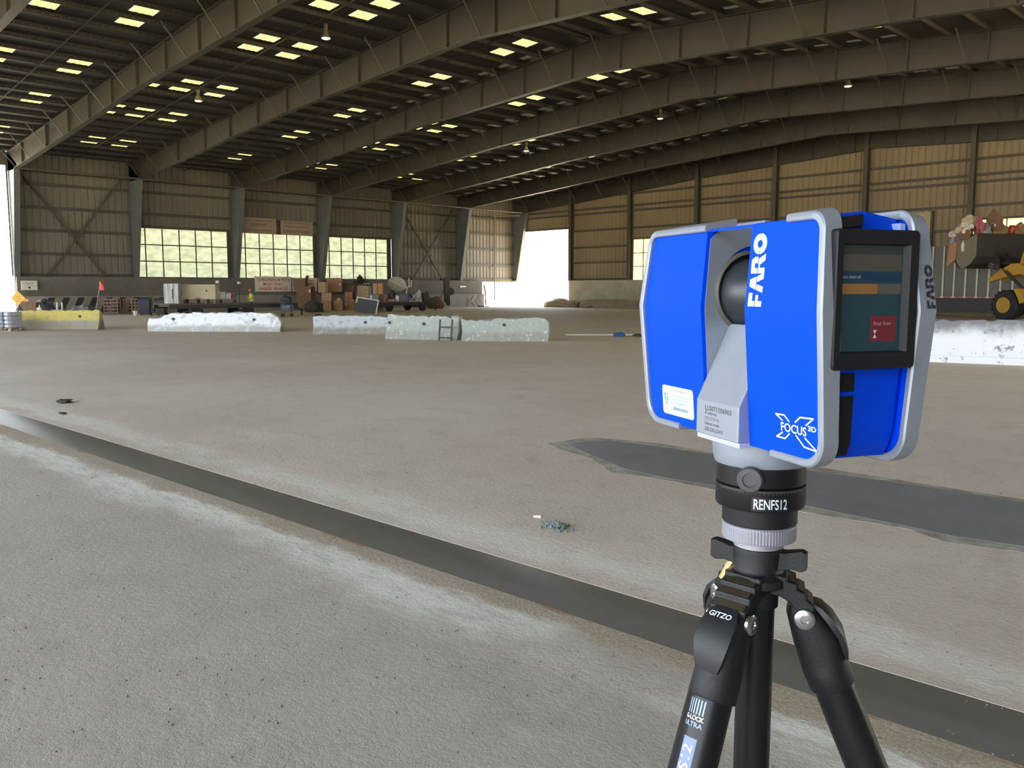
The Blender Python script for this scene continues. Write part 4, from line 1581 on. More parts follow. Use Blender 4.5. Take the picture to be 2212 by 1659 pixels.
t = wall_sign('exit_sign', 'small white exit sign on the wall above the orange diamond sign', 16.45, 17.45, 1.70, 2.33, mat('white_board', (.62, .58, .46), .6), [('EXIT', .27, .36, .48, .13)], mat('grey_ink', (.3, .27, .2), .6), x=-64.4)
B().lathe([(.07, 0), (.07, .03), (.0001, .03)], 12, Matrix.Translation((.5, -.03, .17)) @ Matrix.Rotation(PI / 2, 4, 'X')).build('dark_knob', M_black, t)
t = thing('arrow_sign', 'small white arrow sign pointing left on the concrete wall near the doorway', 'sign', (XWF, 55.85, 2.02), ALONG)
B().prism([(-.42, 0), (-.22, .14), (-.22, .07), (.42, .05), (.42, -.05), (-.22, -.07), (-.22, -.14)], -.03, 0, 'y').build('board', mat('white_arrow', (.75, .72, .62), .5), t)

# diamond sign on a stand
t = thing('diamond_sign', 'orange diamond road sign on a folding stand behind the yellow barrier', 'sign', (-56.0, 14.12, 0), FACE)
B().prism([(0, .82), (.42, 1.24), (0, 1.66), (-.42, 1.24)], -.02, .02, 'y').build('panel', mat('sign_orange', (0.85, 0.42, 0.02), .5, color2=(.78, .38, .02)), t, bevel=.01)
b = B()
for z, wd in ((1.33, .34), (1.2, .4), (1.07, .3)):
    b.box(-wd / 2, wd / 2, -.024, -.02, z - .03, z + .03)
o = b.build('faint_lettering', mat('sign_ink', (.62, .3, .03), .5), t)
o['kind'] = 'stuff'
B().beam((0, .03, 0.5), (0, .03, 1.5), .05, .03).build('mast', M_black, t)
for s in (-1, 1):
    B().beam((0, .05, .75), (s * .5, -.25, 0.02), .05, .04).build('leg', M_rod, t)
    B().beam((0, .05, .75), (s * .45, .4, 0.02), .05, .04).build('leg', M_rod, t)
B().add([(.3, -.03, 1.05), (.58, -.03, 1.02), (.62, -.05, 1.18), (.36, -.03, 1.22), (.3, -.01, 1.05), (.58, -.01, 1.02), (.62, -.03, 1.18), (.36, -.01, 1.22)],
        [(0, 1, 2, 3), (7, 6, 5, 4), (0, 4, 5, 1), (1, 5, 6, 2), (2, 6, 7, 3), (3, 7, 4, 0)]).build('flag', mat('orange_flag', (.8, .3, .1), .6), t)

# red flag on a leaning pole
t = thing('marker_flag', 'red flag on a thin leaning pole near the striped wall ledge', 'flag', (-62.0, 20.4, 0), FACE)
B().tube((-.1, 0, 0), (.28, 0, 1.95), .03, .025, 8).build('pole', mat('pole_grey', (.4, .38, .33), .5), t)
B().lathe([(.2, 0), (.2, .04), (.06, .1), (.0001, .1)], 16).build('base', M_black, t).location = (-.1, 0, 0)
fl = B()
fl.loft([[(.26, -.012, 1.72), (.26, .012, 1.72), (.30, .012, 2.34), (.30, -.012, 2.34)], [(.42, -.05, 1.68), (.42, -.026, 1.68), (.42, -.026, 2.2), (.42, -.05, 2.2)], [(.60, -.01, 1.72), (.60, .014, 1.72), (.56, .014, 1.98), (.56, -.01, 1.98)]])
fl.build('cloth', mat('flag_red', (.85, .09, .06), .6), t)


# ---- low clutter along the left wall
def lump(name, label, cat, loc, s, m, seed, sub=2, rough_=.25, flat=0.0, group=None, rz=0.0, parent=None):
    bm = bmesh.new()
    bmesh.ops.create_icosphere(bm, subdivisions=sub, radius=1.0)
    r = random.Random(seed)
    off = Vector((r.uniform(0, 50), r.uniform(0, 50), r.uniform(0, 50)))
    for v in bm.verts:
        k = 1 + rough_ * mnoise.noise(v.co * 1.7 + off) * 1.6 + r.uniform(-.3, .3) * rough_
        v.co = v.co * k
        v.co.z = max(v.co.z, -.55)
        v.co = Vector((v.co.x * s[0], v.co.y * s[1], (v.co.z + .55) / 1.55 * s[2]))
    me = bpy.data.meshes.new(name)
    bm.to_mesh(me)
    bm.free()
    me.materials.append(m)
    o_ = bpy.data.objects.new(name, me)
    col.objects.link(o_)
    if parent:
        o_.parent = parent
    o_.location = loc
    o_.rotation_euler = (0, 0, rz)
    if label:
        tag(o_, label, cat, group)
    return o_


M_tarp = mat('dark_tarp', (.045, .043, .04), .6)
M_navy = mat('navy_plastic', (.03, .032, .06), .5)
M_card = mat('cardboard', (0.30, 0.165, 0.075), .8, color2=(.25, .135, .06), nscale=2)
M_cardd = mat('dark_cardboard', (0.17, 0.09, 0.045), .8, color2=(.13, .07, .035), nscale=2)
M_cardl = mat('light_cardboard', (0.36, 0.24, 0.12), .8, color2=(.3, .2, .1), nscale=2)
M_whp = mat('white_plastic', (0.68, 0.68, 0.64), .45, color2=(.6, .6, .56), nscale=3)
M_gryp = mat('grey_plastic', (0.25, 0.25, 0.24), .5)
lump('tarp_heap', 'dark crumpled tarp heap behind the yellow barrier beside a white sack', 'heap', (-60.0, 16.6, 0), (.62, .5, 1.2), M_tarp, 31)
lump('sack', 'small white sack in front of the dark tarp heap', 'sack', (-55.0, 14.95, 0), (.15, .15, .88), M_whp, 32)
lump('rubble_heap', 'low grey heap of scrap behind the right half of the yellow barrier', 'heap', (-57.0, 17.9, 0), (1.05, .6, .86), mat('scrap_grey', (.14, .125, .11), .8), 33, 3)
o = B().rbox(-.37, .37, -.3, .3, 0, .98, .02).build('crate', mat('crate_brown', (.2, .12, .05), .8))
place(tag(o, 'brown wooden crate between the orange diamond sign and the dark tarp', 'crate'), (-58.0, 15.4, 0), FACE)
t = thing('twin_post', 'pair of short white posts on a flat base behind the yellow barrier', 'post', (-56.0, 16.3, 0), FACE)
for x in (-.13, .17):
    B().tube((x, 0, .5), (x, 0, .97), .05, .045, 10).build('post', M_whp, t)
B().box(-.45, .35, -.2, .2, 0, .54).build('base', M_gryp, t)
# slatted wooden racks
for lab, P_, wd in (('brown slatted wooden rack standing by the red flag', (-63.0, 21.8), .95), ('brown slatted wooden rack beside the dark bins', (-63.0, 23.25), 1.2)):
    t = thing('slatted_rack', lab, 'rack', (P_[0], P_[1], 0), FACE)
    for x in (-wd / 2, 0, wd / 2):
        for y in (-.25, .25):
            B().box(x - .04, x + .04, y - .04, y + .04, 0, 1.1).build('post', M_wood if wd > 1 else mat('rack_wood', (.22, .14, .09), .8), t)
    for i in range(5):
        z = .12 + i * .23
        B().box(-wd / 2, wd / 2, -.3, -.26, z - .05, z + .05).build('slat', mat('rack_wood', (.22, .14, .09), .8), t)
        B().box(-wd / 2, wd / 2, .26, .3, z - .05, z + .05).build('slat', mat('rack_wood', (.22, .14, .09), .8), t)
# small white bucket
b = B().lathe([(.13, 0), (.17, .3), (.18, .3), (.18, .33), (.165, .33), (.125, .03), (.0001, .03)], 20)
place(tag(b.build('bucket', M_whp, smooth=True), 'small white bucket on the floor in front of the slatted racks', 'bucket'), (-58.5, 21.7, 0))


def wheelie_bin(label, P_, m, rz, h=1.15, wd=.62):
    t_ = thing('refuse_bin', label, 'bin', (P_[0], P_[1], 0), rz)
    k = wd / 2
    b_ = B().loft([[(-k * .8, -k * .8, .08), (k * .8, -k * .8, .08), (k * .8, k * .8, .08), (-k * .8, k * .8, .08)], [(-k, -k * 1.1, h - .1), (k, -k * 1.1, h - .1), (k, k * 1.1, h - .1), (-k, k * 1.1, h - .1)]])
    b_.build('body', m, t_, bevel=.02)
    B().loft([[(-k * 1.05, -k * 1.18, h - .1), (k * 1.05, -k * 1.18, h - .1), (k * 1.05, k * 1.2, h - .1), (-k * 1.05, k * 1.2, h - .1)], [(-k * .8, -k * .9, h), (k * .8, -k * .9, h), (k * .8, k * .9, h), (-k * .8, k * .9, h)]]).build('lid', m, t_)
    for s in (-1, 1):
        B().tube((s * k * .8, k * .6, .1), (s * k * .95, k * .6, .1), .1, .1, 14).build('wheel', M_black, t_)
    return t_


wheelie_bin('navy blue plastic refuse bin left of the whitish fridge', (-58.4, 22.3), M_navy, FACE + .2, 1.2, .72)
wheelie_bin('black plastic refuse bin close to the trailer end and fridge', (-57.2, 22.9), M_black, FACE, 1.15, .66)

# ---- first flatbed trailer with its load
M_dkst = mat('dark_steel', (.035, .03, .027), .6, color2=(.025, .021, .018))
M_tyre = mat('tyre_rubber', (.022, .021, .02), .8, color2=(.016, .015, .014))
M_rimg = mat('rim_grey', (.13, .12, .1), .5)


def small_wheel(t_, x, y, r, wd=.22):
    T_ = Matrix.Translation((x, y, r)) @ Matrix.Rotation(PI / 2, 4, 'X')
    w_ = B().lathe([(r * .55, -wd / 2), (r * .9, -wd / 2), (r, -wd * .35), (r, wd * .35), (r * .9, wd / 2), (r * .55, wd / 2)], 24, T_).build('wheel', M_tyre, t_, smooth=True)
    B().lathe([(.0001, -wd * .3), (r * .3, -wd * .36), (r * .56, -wd * .46), (r * .56, wd * .46), (.0001, wd * .3)], 20, T_).build('rim', M_rimg, w_, smooth=True)


def flatbed(label, loc, L_, W_, h, wheels, r):
    t_ = thing('flatbed_trailer', label, 'trailer', loc, ALONG)
    n_ = 6
    for i in range(n_):
        y0 = i * W_ / n_
        B().box(0, L_, y0 + .01, y0 + W_ / n_ - .01, h - .06, h).build('plank', mat('deck_wood', (.13, .095, .07), .8), t_)
    for y in (.0, W_ - .08):
        B().box(0, L_, y, y + .08, h - .30, h - .06).build('side_rail', M_dkst, t_)
    for i in range(6):
        x = .2 + i * (L_ - .5) / 5
        B().box(x, x + .1, .08, W_ - .08, h - .2, h - .06).build('cross_member', M_dkst, t_)
    for x in wheels:
        for y in (.16, W_ - .16):
            small_wheel(t_, x, y, r)
        B().tube((x, .2, r), (x, W_ - .2, r), .05, .05, 10).build('axle', M_dkst, t_)
    B().beam((L_, W_ / 2, h - .2), (L_ + 1.1, W_ / 2, .35), .1, .12).build('drawbar', M_dkst, t_)
    B().box(L_ + .95, L_ + 1.05, W_ / 2 - .04, W_ / 2 + .04, 0, .4).build('prop_stand', M_dkst, t_)
    return t_


flatbed('long dark flatbed trailer carrying the tan box and white appliance', (-51.0, 20.9, 0), 8.6, 2.4, .88, (1.75, 5.1), .38)
# appliance, tan cover, containers on the deck
t = thing('old_refrigerator', 'streaked whitish old refrigerator standing on the left end of the trailer', 'appliance', (-51.75, 21.45, .88), FACE + .1)
M_fr = mat('streaked_white', (.52, .53, .5), .5, color2=(.25, .25, .24), nscale=2.2, stretch=(4, 4, .3), contrast=.12)
B().rbox(-.43, .43, -.3, .3, 0, 1.22, .03).build('cabinet', M_fr, t)
B().rbox(-.43, .13, -.35, -.305, .02, 1.2, .015).build('door', M_fr, t)
B().rbox(.15, .43, -.35, -.305, .02, 1.2, .015).build('door', M_fr, t)
B().box(.06, .1, -.40, -.35, .3, .9).build('handle', M_black, t)
t = thing('tan_cover_box', 'large tan sheet metal box with one dark hole on the trailer', 'box', (-51.9, 22.1, .88), FACE)
B().rbox(0, 2.05, 0, .7, .26, 1.17, .03).build('box', mat('tan_sheet', (.40, .34, .21), .6, color2=(.33, .28, .17), nscale=1.2), t)
for x in (.05, .75, 1.35, 1.9):
    B().box(x, x + .1, .05, .65, 0, .26).build('skid', mat('skid_brown', (.17, .13, .09), .7), t)
B().lathe([(.055, 0), (.055, .02), (.0001, .02)], 12, Matrix.Translation((1.5, -.005, .78)) @ Matrix.Rotation(PI / 2, 4, 'X')).build('vent_hole', M_black, t)
B().path([(.95 + .3 * math.cos(a), -.04, .04 + .3 * math.sin(a)) for a in [PI * i / 12 for i in range(13)]], .035, 8).build('coiled_hose', mat('hose_tan', (.26, .21, .13), .6), t)
t = thing('floodlight', 'small pale floodlight on top of the tan box corner', 'lamp', (-51.9 + 1.32, 22.1 + 1.66, 2.05), FACE)
B().rbox(-.1, .1, -.06, .06, .06, .24, .02).build('housing', mat('pale_housing', (.45, .4, .3), .5), t)
B().box(-.02, .02, -.02, .02, 0, .08).build('bracket', M_black, t)


def jug(label, P_, z, wd, h, m, cap, kind='jug', rz=FACE):
    t_ = thing(kind, label, kind, (P_[0], P_[1], z), rz, 'containers on the trailer shelf')
    k = wd / 2
    B().loft([[(x * k * s, y * k * .7 * s, zz) for x, y in ((-1, -.7), (-.7, -1), (.7, -1), (1, -.7), (1, .7), (.7, 1), (-.7, 1), (-1, .7))] for s, zz in ((.92, 0), (1, .03), (1, h * .68), (.62, h * .84), (.3, h * .88))]).build('body', m, t_)
    B().tube((0, 0, h * .87), (0, 0, h), k * .26, k * .26, 12).build('cap', cap, t_)
    B().path([(k * .55, 0, h * .84), (k * .95, 0, h * .8), (k * 1.0, 0, h * .5)], .02, 6).build('handle', m, t_)
    return t_


t = thing('plank_shelf', 'low dark plank shelf on the trailer holding the row of white containers', 'shelf', (-53.0, 24.5, .88), FACE)
B().box(-.35, 1.55, -.25, .25, .22, .27).build('board', M_wood, t)
for x in (-.3, .55, 1.45):
    B().box(x - .04, x + .04, -.2, .2, 0, .22).build('leg', M_dkst, t)
dv = Vector((rt.x, rt.y))
base_ = Vector((-53.0, 24.5))
for i, (lab, wd, h, m, cp, du) in enumerate((('tallest cream container, nearest the tan box on the shelf', .34, .64, M_whp, M_black, 0.0),
                                          ('white jug with red cap, second along the trailer shelf', .22, .62, M_whp, mat('cap_red', (.5, .05, .04), .5), .42),
                                          ('white jug with open handle in the middle of the shelf', .28, .52, M_whp, M_black, .72),
                                          ('low white jug beside the red container on the shelf', .32, .44, M_whp, M_gryp, 1.08),
                                          ('small dark red container at the right end of the shelf', .26, .36, mat('can_red', (.33, .06, .045), .5), M_whp, 1.40))):
    p_ = base_ + dv * du
    jug(lab, p_, 1.15, wd, h, m, cp)
t = thing('post_lamp', 'thin post with a round pale head beside the white containers', 'post', (-60.0, 29.85, 0), FACE)
B().tube((0, 0, 0), (0, 0, 2.16), .035, .03, 8).build('post', M_black, t)
B().lathe([(.0001, 2.12), (.09, 2.15), (.14, 2.23), (.09, 2.32), (.0001, 2.34)], 16).build('head', M_whp, t, smooth=True)
B().lathe([(.22, 0), (.2, .04), (.05, .08), (.0001, .08)], 16).build('base', M_black, t)

# ---- worker in hi-vis clothing behind the trailer
wk = thing('person', 'worker in orange hard hat and yellow hi-vis vest standing behind the trailer', 'person', (-57.0, 29.25, 0), FACE - .9)
jn = [((0, 0, .93), .150), ((0, .01, 1.10), .135), ((0, .02, 1.28), .155), ((0, .0, 1.42), .11), ((0, -.02, 1.50), .055), ((0, -.04, 1.58), .085), ((0, -.045, 1.66), .09),
      ((.19, 0, 1.40), .065), ((.24, -.04, 1.13), .052), ((.20, -.24, .99), .042), ((.19, -.31, .97), .04),
      ((-.19, 0, 1.40), .065), ((-.25, -.02, 1.13), .052), ((-.2, -.22, 1.02), .042), ((-.19, -.29, 1.01), .04),
      ((.10, 0, .88), .105), ((.12, -.02, .48), .075), ((.12, .03, .09), .052), ((.13, -.13, .05), .045),
      ((-.10, 0, .88), .105), ((-.13, .03, .48), .075), ((-.13, .08, .09), .052), ((-.14, -.08, .05), .045)]
ed = [(0, 1), (1, 2), (2, 3), (3, 4), (4, 5), (5, 6), (3, 7), (7, 8), (8, 9), (9, 10), (3, 11), (11, 12), (12, 13), (13, 14), (0, 15), (15, 16), (16, 17), (17, 18), (0, 19), (19, 20), (20, 21), (21, 22)]


def skin_body(joints, edges_, name):
    me = bpy.data.meshes.new(name)
    me.from_pydata([j[0] for j in joints], edges_, [])
    o_ = bpy.data.objects.new(name, me)
    col.objects.link(o_)
    md = o_.modifiers.new('skin', 'SKIN')
    for v, j in zip(me.skin_vertices[0].data, joints):
        v.radius = (j[1], j[1] * (.8 if j[1] > .12 else 1))
    me.skin_vertices[0].data[0].use_root = True
    s_ = o_.modifiers.new('sub', 'SUBSURF')
    s_.levels = s_.render_levels = 2
    dg = bpy.context.evaluated_depsgraph_get()
    m2 = bpy.data.meshes.new_from_object(o_.evaluated_get(dg))
    bpy.data.objects.remove(o_)
    return m2


me = skin_body(jn, ed, 'body')
for p in me.polygons:
    p.use_smooth = True
M_skin = mat('skin', (.36, .2, .13), .6)
M_shirt = mat('lime_shirt', (.42, .55, .05), .7)
M_pant = mat('dark_trousers', (.05, .05, .06), .8)
M_boot = mat('boots', (.06, .045, .03), .7)
for m in (M_skin, M_shirt, M_pant, M_boot):
    me.materials.append(m)
for p in me.polygons:
    z, x, y = p.center.z, p.center.x, p.center.y
    p.material_index = 0 if z > 1.46 or (y < -.2 and .9 < z) else 3 if z < .13 else 2 if z < .92 else 1
body = bpy.data.objects.new('body', me)
col.objects.link(body)
body.parent = wk
B().lathe([(.135, 1.665), (.128, 1.68), (.118, 1.72), (.085, 1.765), (.03, 1.785), (.0001, 1.787)], 24, Matrix.Translation((0, -.045, 0))).build('hard_hat', mat('hat_orange', (.85, .2, .05), .4), wk, smooth=True)
v_ = B()
v_.loft([[((.185 * k) * math.cos(a), (.145 * k) * math.sin(a) + .01, z) for a in [2 * PI * i / 20 for i in range(20)]] for z, k in ((.90, 1.02), (1.1, .95), (1.28, 1.07), (1.42, .86))], caps=False)
v_.build('safety_vest', mat('vest_yellow', (.78, .72, .16), .6), wk, smooth=True)
for x in (-.09, .09):
    B().box(x - .025, x + .025, -.185, -.17, .95, 1.36).build('vest_stripe', mat('stripe_orange', (.75, .25, .06), .5), wk)

# ---- dark wheeled cart with a blue bag
t = thing('push_cart', 'black wheeled push cart with dark bag beside the cardboard boxes', 'cart', (-49.7, 27.94, 0), FACE)
for x in (-.26, .3):
    for y in (-.2, .25):
        T_ = Matrix.Translation((x, y, .1)) @ Matrix.Rotation(PI / 2, 4, 'Y')
        B().lathe([(.0001, -.025), (.1, -.025), (.1, .025), (.0001, .025)], 16, T_).build('wheel', M_tyre, t)
        B().beam((x, y, .1), (x, y, .8), .035, .035).build('leg', M_dkst, t)
B().rbox(-.34, .38, -.28, .3, .34, .8, .04).build('basket', M_navy, t)
lump('bag', None, None, (.02, -.08, .74), (.34, .26, .34), mat('blue_black_bag', (.035, .045, .07), .5), 51, parent=t)
lump('bundle', None, None, (-.02, .1, .95), (.36, .26, .42), M_tarp, 52, parent=t)
b = B()
for x in (-.1, .14):
    b.box(x - .08, x + .1, -.285, -.28, .62, .66)
o = b.build('pale_label', mat('label_bluish', (.3, .34, .42), .5), t)
o['kind'] = 'stuff'
lump('scrap_heap', 'low dark heap of scrap at the foot of the large cardboard box', 'heap', (-58.0, 34.9, 0), (.9, .7, .95), mat('dark_scrap', (.05, .04, .035), .8), 53)


# ---- cardboard boxes in front of the third column
def carton(label, P_, z, wd, dp, h, rz, m, flaps=(), tape=True, label_at=None):
    t_ = thing('cardboard_box', label, 'box', (P_[0], P_[1], z), rz, 'cardboard boxes by the left wall')
    k, d = wd / 2, dp / 2
    e = .015
    if flaps:
        b_ = B().box(-k, k, -d, d, 0, .02).box(-k, k, -d, -d + e, 0, h).box(-k, k, d - e, d, 0, h).box(-k, -k + e, -d, d, 0, h).box(k - e, k, -d, d, 0, h)
    else:
        b_ = B().box(-k, k, -d, d, 0, h)
    b_.build('carton', m, t_, bevel=.006, seg=1)
    for s_, ang in flaps:
        fl_ = h * .45
        if s_ in 'fb':
            y = -d if s_ == 'f' else d
            sg = -1 if s_ == 'f' else 1
            B().beam((0, y, h), (0, y + sg * fl_ * math.cos(ang), h + fl_ * math.sin(ang)), wd, .012, upv=(0, -math.sin(ang), math.cos(ang))).build('flap', m, t_)
        else:
            x = -k if s_ == 'l' else k
            sg = -1 if s_ == 'l' else 1
            B().beam((x, 0, h), (x + sg * fl_ * math.cos(ang), 0, h + fl_ * math.sin(ang)), dp, .012, upv=(-math.sin(ang), 0, math.cos(ang))).build('flap', m, t_)
    if tape and not flaps:
        B().box(-k, k, -.03, .03, h, h + .004).build('packing_tape', mat('tape_tan', (.4, .3, .17), .4), t_)
    if label_at:
        for (x, zz, w_, hh) in label_at:
            B().box(x - w_ / 2, x + w_ / 2, -d - .006, -d, zz - hh / 2, zz + hh / 2).build('paper_label', mat('label_white', (.62, .52, .45), .5), t_)
    return t_


def wp(px_off, X):      # a point on the plane X whose picture is px_off metres along the wall line
    return (X, px_off)


carton('tall brown appliance carton at the left of the box pile, two white labels', (-62.6, 37.0), 0, 1.25, .9, 1.98, FACE - .15, M_cardd, label_at=((.5, 1.62, .13, .24), (.5, .55, .13, .2)))
carton('open dark box lying on the tall appliance carton', (-63.2, 36.9), 1.99, 1.0, .75, .62, FACE - .1, M_cardd, flaps=(('l', .3), ('r', 1.2)))
carton('plain box on the floor between the tall carton and third column', (-61.6, 38.35), 0, .84, .7, .80, FACE, M_card)
carton('light box set on the plain floor box, slightly crushed', (-61.7, 38.42), .81, .76, .66, .66, FACE + .12, M_cardl)
carton('upright box leaning at the column foot, above the crushed box', (-61.9, 38.2), 1.48, .66, .5, .86, FACE - .2, M_cardl, flaps=(('l', 1.3),))
carton('floor box holding pink and white rubbish, open at the top', (-61.3, 39.3), 0, .78, .7, .84, FACE, M_card, flaps=(('f', -1.2),))
carton('floor box at the right of the pile with one white label', (-61.2, 40.36), 0, .78, .66, .93, FACE - .05, M_card, label_at=((-.28, .52, .2, .2),))
carton('small box on the labelled floor box under the dark tilted box', (-61.5, 40.42), .94, .62, .55, .58, FACE + .1, M_card)
carton('big reddish box tilted at the top of the pile by the third column', (-62.6, 39.75), 1.54, 1.22, .8, 1.16, FACE + .05, M_card, label_at=((.52, .62, .1, .2),))
carton('dark narrow box behind the labelled floor box, near the cabinet', (-62.4, 41.3), 0, .8, .6, 1.5, FACE, M_cardd)
carton('dark open box standing at the right edge of the pile', (-62.6, 41.1), 1.51, .85, .5, .74, FACE, M_cardd, flaps=(('r', .9),))
lump('rubbish', 'crumpled pink and white rubbish filling the open floor box', 'rubbish', (-61.3, 39.3, .46), (.27, .25, .62), mat('pinkish_rubbish', (.6, .25, .2), .6, color2=(.6, .5, .38), nscale=8, contrast=.05), 61)

# ---- cabinet, plant, orange cabinet and bin
t = thing('drawer_cabinet', 'tan drawer cabinet with pale knobs under the green foliage', 'cabinet', (-60.0, 40.95, 0), FACE - .1)
B().rbox(-.52, .52, -.3, .3, 0, 2.08, .02).build('carcass', mat('cabinet_tan', (.27, .2, .11), .7), t)
for i in range(4):
    z = .75 + i * .32
    d_ = B().rbox(-.1, .48, -.33, -.3, z, z + .29, .01).build('drawer', mat('drawer_tan', (.33, .24, .12), .7), t)
    B().lathe([(.045, 0), (.045, .05), (.0001, .06)], 12, Matrix.Translation((.40, -.33, z + .15)) @ Matrix.Rotation(PI / 2, 4, 'X')).build('knob', M_whp, d_)
pl = thing('foliage_bundle', 'bundle of dark green artificial foliage lying on the tan cabinet', 'plant', (-60.0, 40.75, 2.09), FACE)
r_ = random.Random(5)
M_leaf = mat('dark_green_leaf', (.05, .07, .02), .7, color2=(.03, .045, .015))
b = B()
for i in range(260):
    a, rr, h = r_.uniform(0, 2 * PI), abs(r_.gauss(0, .33)), 0
    x, y = rr * math.cos(a) * 1.25 - .1, rr * math.sin(a) * .8
    z = max(.02, .62 - rr * .9 + r_.uniform(-.3, .18))
    d = Vector((r_.uniform(-1, 1), r_.uniform(-1, 1), r_.uniform(-.4, 1))).normalized()
    n_ = d.orthogonal().normalized() * .05
    p = Vector((x, y, z))
    b.add([p, p + d * .09 + n_, p + d * .24, p + d * .09 - n_], [(0, 1, 2, 3)])
o = b.build('leaves', M_leaf, pl)
o['kind'] = 'stuff'
for i in range(9):
    a = i * .7
    B().tube((0, 0, .02), (math.cos(a) * .55, math.sin(a) * .4, .35 + .2 * (i % 3)), .012, .006, 6).build('stem', M_leaf, pl)
for i in range(5):
    o = lump('flower', None, None, (.15 + .13 * i, -.3, .06 + .07 * (i % 2)), (.05, .05, .07), M_whp, 70 + i, 1, parent=pl)
t = thing('cupboard', 'orange brown cupboard with two doors behind the grey tub', 'cupboard', (-58.4, 41.2, 0), FACE)
B().rbox(-.42, .42, 0, .45, .0, 2.25, .015).build('carcass', M_cardd, t)
B().rbox(-.40, -.06, -.03, 0, 1.38, 2.22, .01).build('door', mat('pale_orange_door', (.42, .24, .09), .6), t)
B().rbox(.0, .40, -.03, 0, 1.36, 2.24, .01).build('door', mat('orange_door', (.46, .2, .05), .6), t)
t = thing('storage_tub', 'grey blue storage tub with a white label under the orange cupboard', 'tub', (-57.3, 40.1, .76), FACE)
B().loft([[(-.3, -.22, 0), (.3, -.22, 0), (.3, .22, 0), (-.3, .22, 0)], [(-.36, -.27, .55), (.36, -.27, .55), (.36, .27, .55), (-.36, .27, .55)]]).build('body', mat('tub_grey', (.16, .18, .16), .5), t, bevel=.02)
B().box(-.33, -.17, -.275, -.25, .16, .5).build('paper_label', mat('label_bluewhite', (.6, .66, .7), .5), t)
B().rbox(-.38, .38, -.29, .29, .55, .6, .02).build('lid', mat('tub_lid', (.13, .145, .13), .5), t)

# ---- second flatbed trailer with the dish and scrap
flatbed('short dark flatbed trailer loaded with the satellite dish and scrap', (-55.3, 38.9, 0), 5.8, 2.3, .76, (1.3, 4.6), .36)
t = thing('satellite_dish', 'pale grey satellite dish with white arm lying on the second trailer', 'dish', (-56.9, 42.1, .77), FACE)
TD = Matrix.Translation((-.1, .1, 1.32)) @ Matrix.Rotation(math.radians(62), 4, 'X') @ Matrix.Rotation(math.radians(20), 4, 'Y')
b = B()
rings = []
for k in range(7):
    rr = .76 * k / 6 + .001
    rings.append([(rr * math.cos(a), rr * .84 * math.sin(a), .26 * (rr / .76) ** 2) for a in [2 * PI * i / 28 for i in range(28)]])
for k in range(6, -1, -1):
    rr = .77 * k / 6 + .001
    rings.append([(rr * math.cos(a), rr * .84 * math.sin(a), .26 * (rr / .77) ** 2 - .02) for a in [2 * PI * i / 28 for i in range(28)]])
b.loft(rings, TD, caps=False)
b.build('reflector', mat('dish_cream', (.36, .33, .25), .5, color2=(.31, .28, .21)), t, smooth=True)
M_dw = mat('dish_white', (.6, .56, .46), .5)
B().beam(TD @ Vector((-.72, .25, .26)), TD @ Vector((.72, -.25, .26)), .045, .045).build('back_brace', M_dw, t)
B().beam(TD @ Vector((.0, .0, .1)), TD @ Vector((-.3, -.58, .26)), .045, .045).build('back_brace', M_dw, t)
B().path([(.72, -.1, 0.62), (.78, -.1, 1.15), (.62, -.1, 1.35), (.42, -.1, 1.78)], .045, 8).build('feed_arm', M_dw, t)
B().path([(.78, -.1, 1.15), (1.12, -.1, 1.22), (1.16, -.1, 1.7)], .045, 8).build('feed_arm', M_dw, t)
B().path([(.95, -.1, 1.2), (.95, -.1, 1.9)], .04, 8).build('feed_arm', M_dw, t)
B().rbox(1.0, 1.22, -.18, -.02, 1.85, 2.05, .03).build('receiver', M_black, t)
B().beam((-.1, .1, 0), (-.1, .2, 1.2), .08, .08).build('mast', M_dkst, t)
B().beam((.72, -.1, 0), (.72, -.1, .65), .06, .06).build('mast', M_dkst, t)
M_blu = mat('blue_plastic_scrap', (.02, .035, .12), .5)
for (lab, cat, dx, dy, s_, m, sd) in (('blue plastic drum piece between the dish foot and metal trestle', 'scrap', 1.02, 0, (.22, .2, .62), M_blu, 81),
                                   ('red plastic can on the trailer in front of the dish', 'scrap', -.85, -.1, (.16, .14, .34), mat('scrap_red', (.35, .06, .05), .5), 82),
                                   ('white appliance panel block below the dish rim', 'scrap', .0, -.35, (.18, .12, .52), M_whp, 83),
                                   ('dark bundle of scrap behind the dish on the second trailer', 'scrap', -.55, .55, (.45, .35, .95), M_tarp, 84),
                                   ('round white pot on the scrap right of the dish arm', 'scrap', 1.75, .2, (.2, .2, .95), mat('pot_pale', (.45, .4, .33), .5), 85),
                                   ('black post of scrap at the right end of the trailer load', 'scrap', 2.4, .0, (.17, .2, .86), M_black, 86),
                                   ('tan wooden offcuts along the front of the trailer deck', 'scrap', -.45, -.5, (.5, .15, .22), M_wood, 87),
                                   ('dark grey machine part under the metal trestle', 'scrap', 1.6, .35, (.4, .3, .75), M_gryp, 88)):
    p_ = Matrix.Rotation(FACE, 3, 'Z') @ Vector((dx, dy, 0))
    lump('scrap_piece', lab, cat, (-56.9 + p_.x, 42.1 + p_.y, .77), s_, m, sd, 2, .22)
t = thing('metal_trestle', 'pale triangular metal trestle on the trailer right of the dish', 'trestle', (-56.9 + rt.x * 1.55, 42.1 + rt.y * 1.55, .77), FACE)
for x in (-.5, .5):
    B().beam((x, -.42, 0), (0, -.42, .62), .04, .04).build('leg', mat('trestle_grey', (.4, .38, .33), .5), t)
B().beam((-.5, -.42, .02), (.5, -.42, .02), .04, .04).build('rail', mat('trestle_grey', (.4, .38, .33), .5), t)

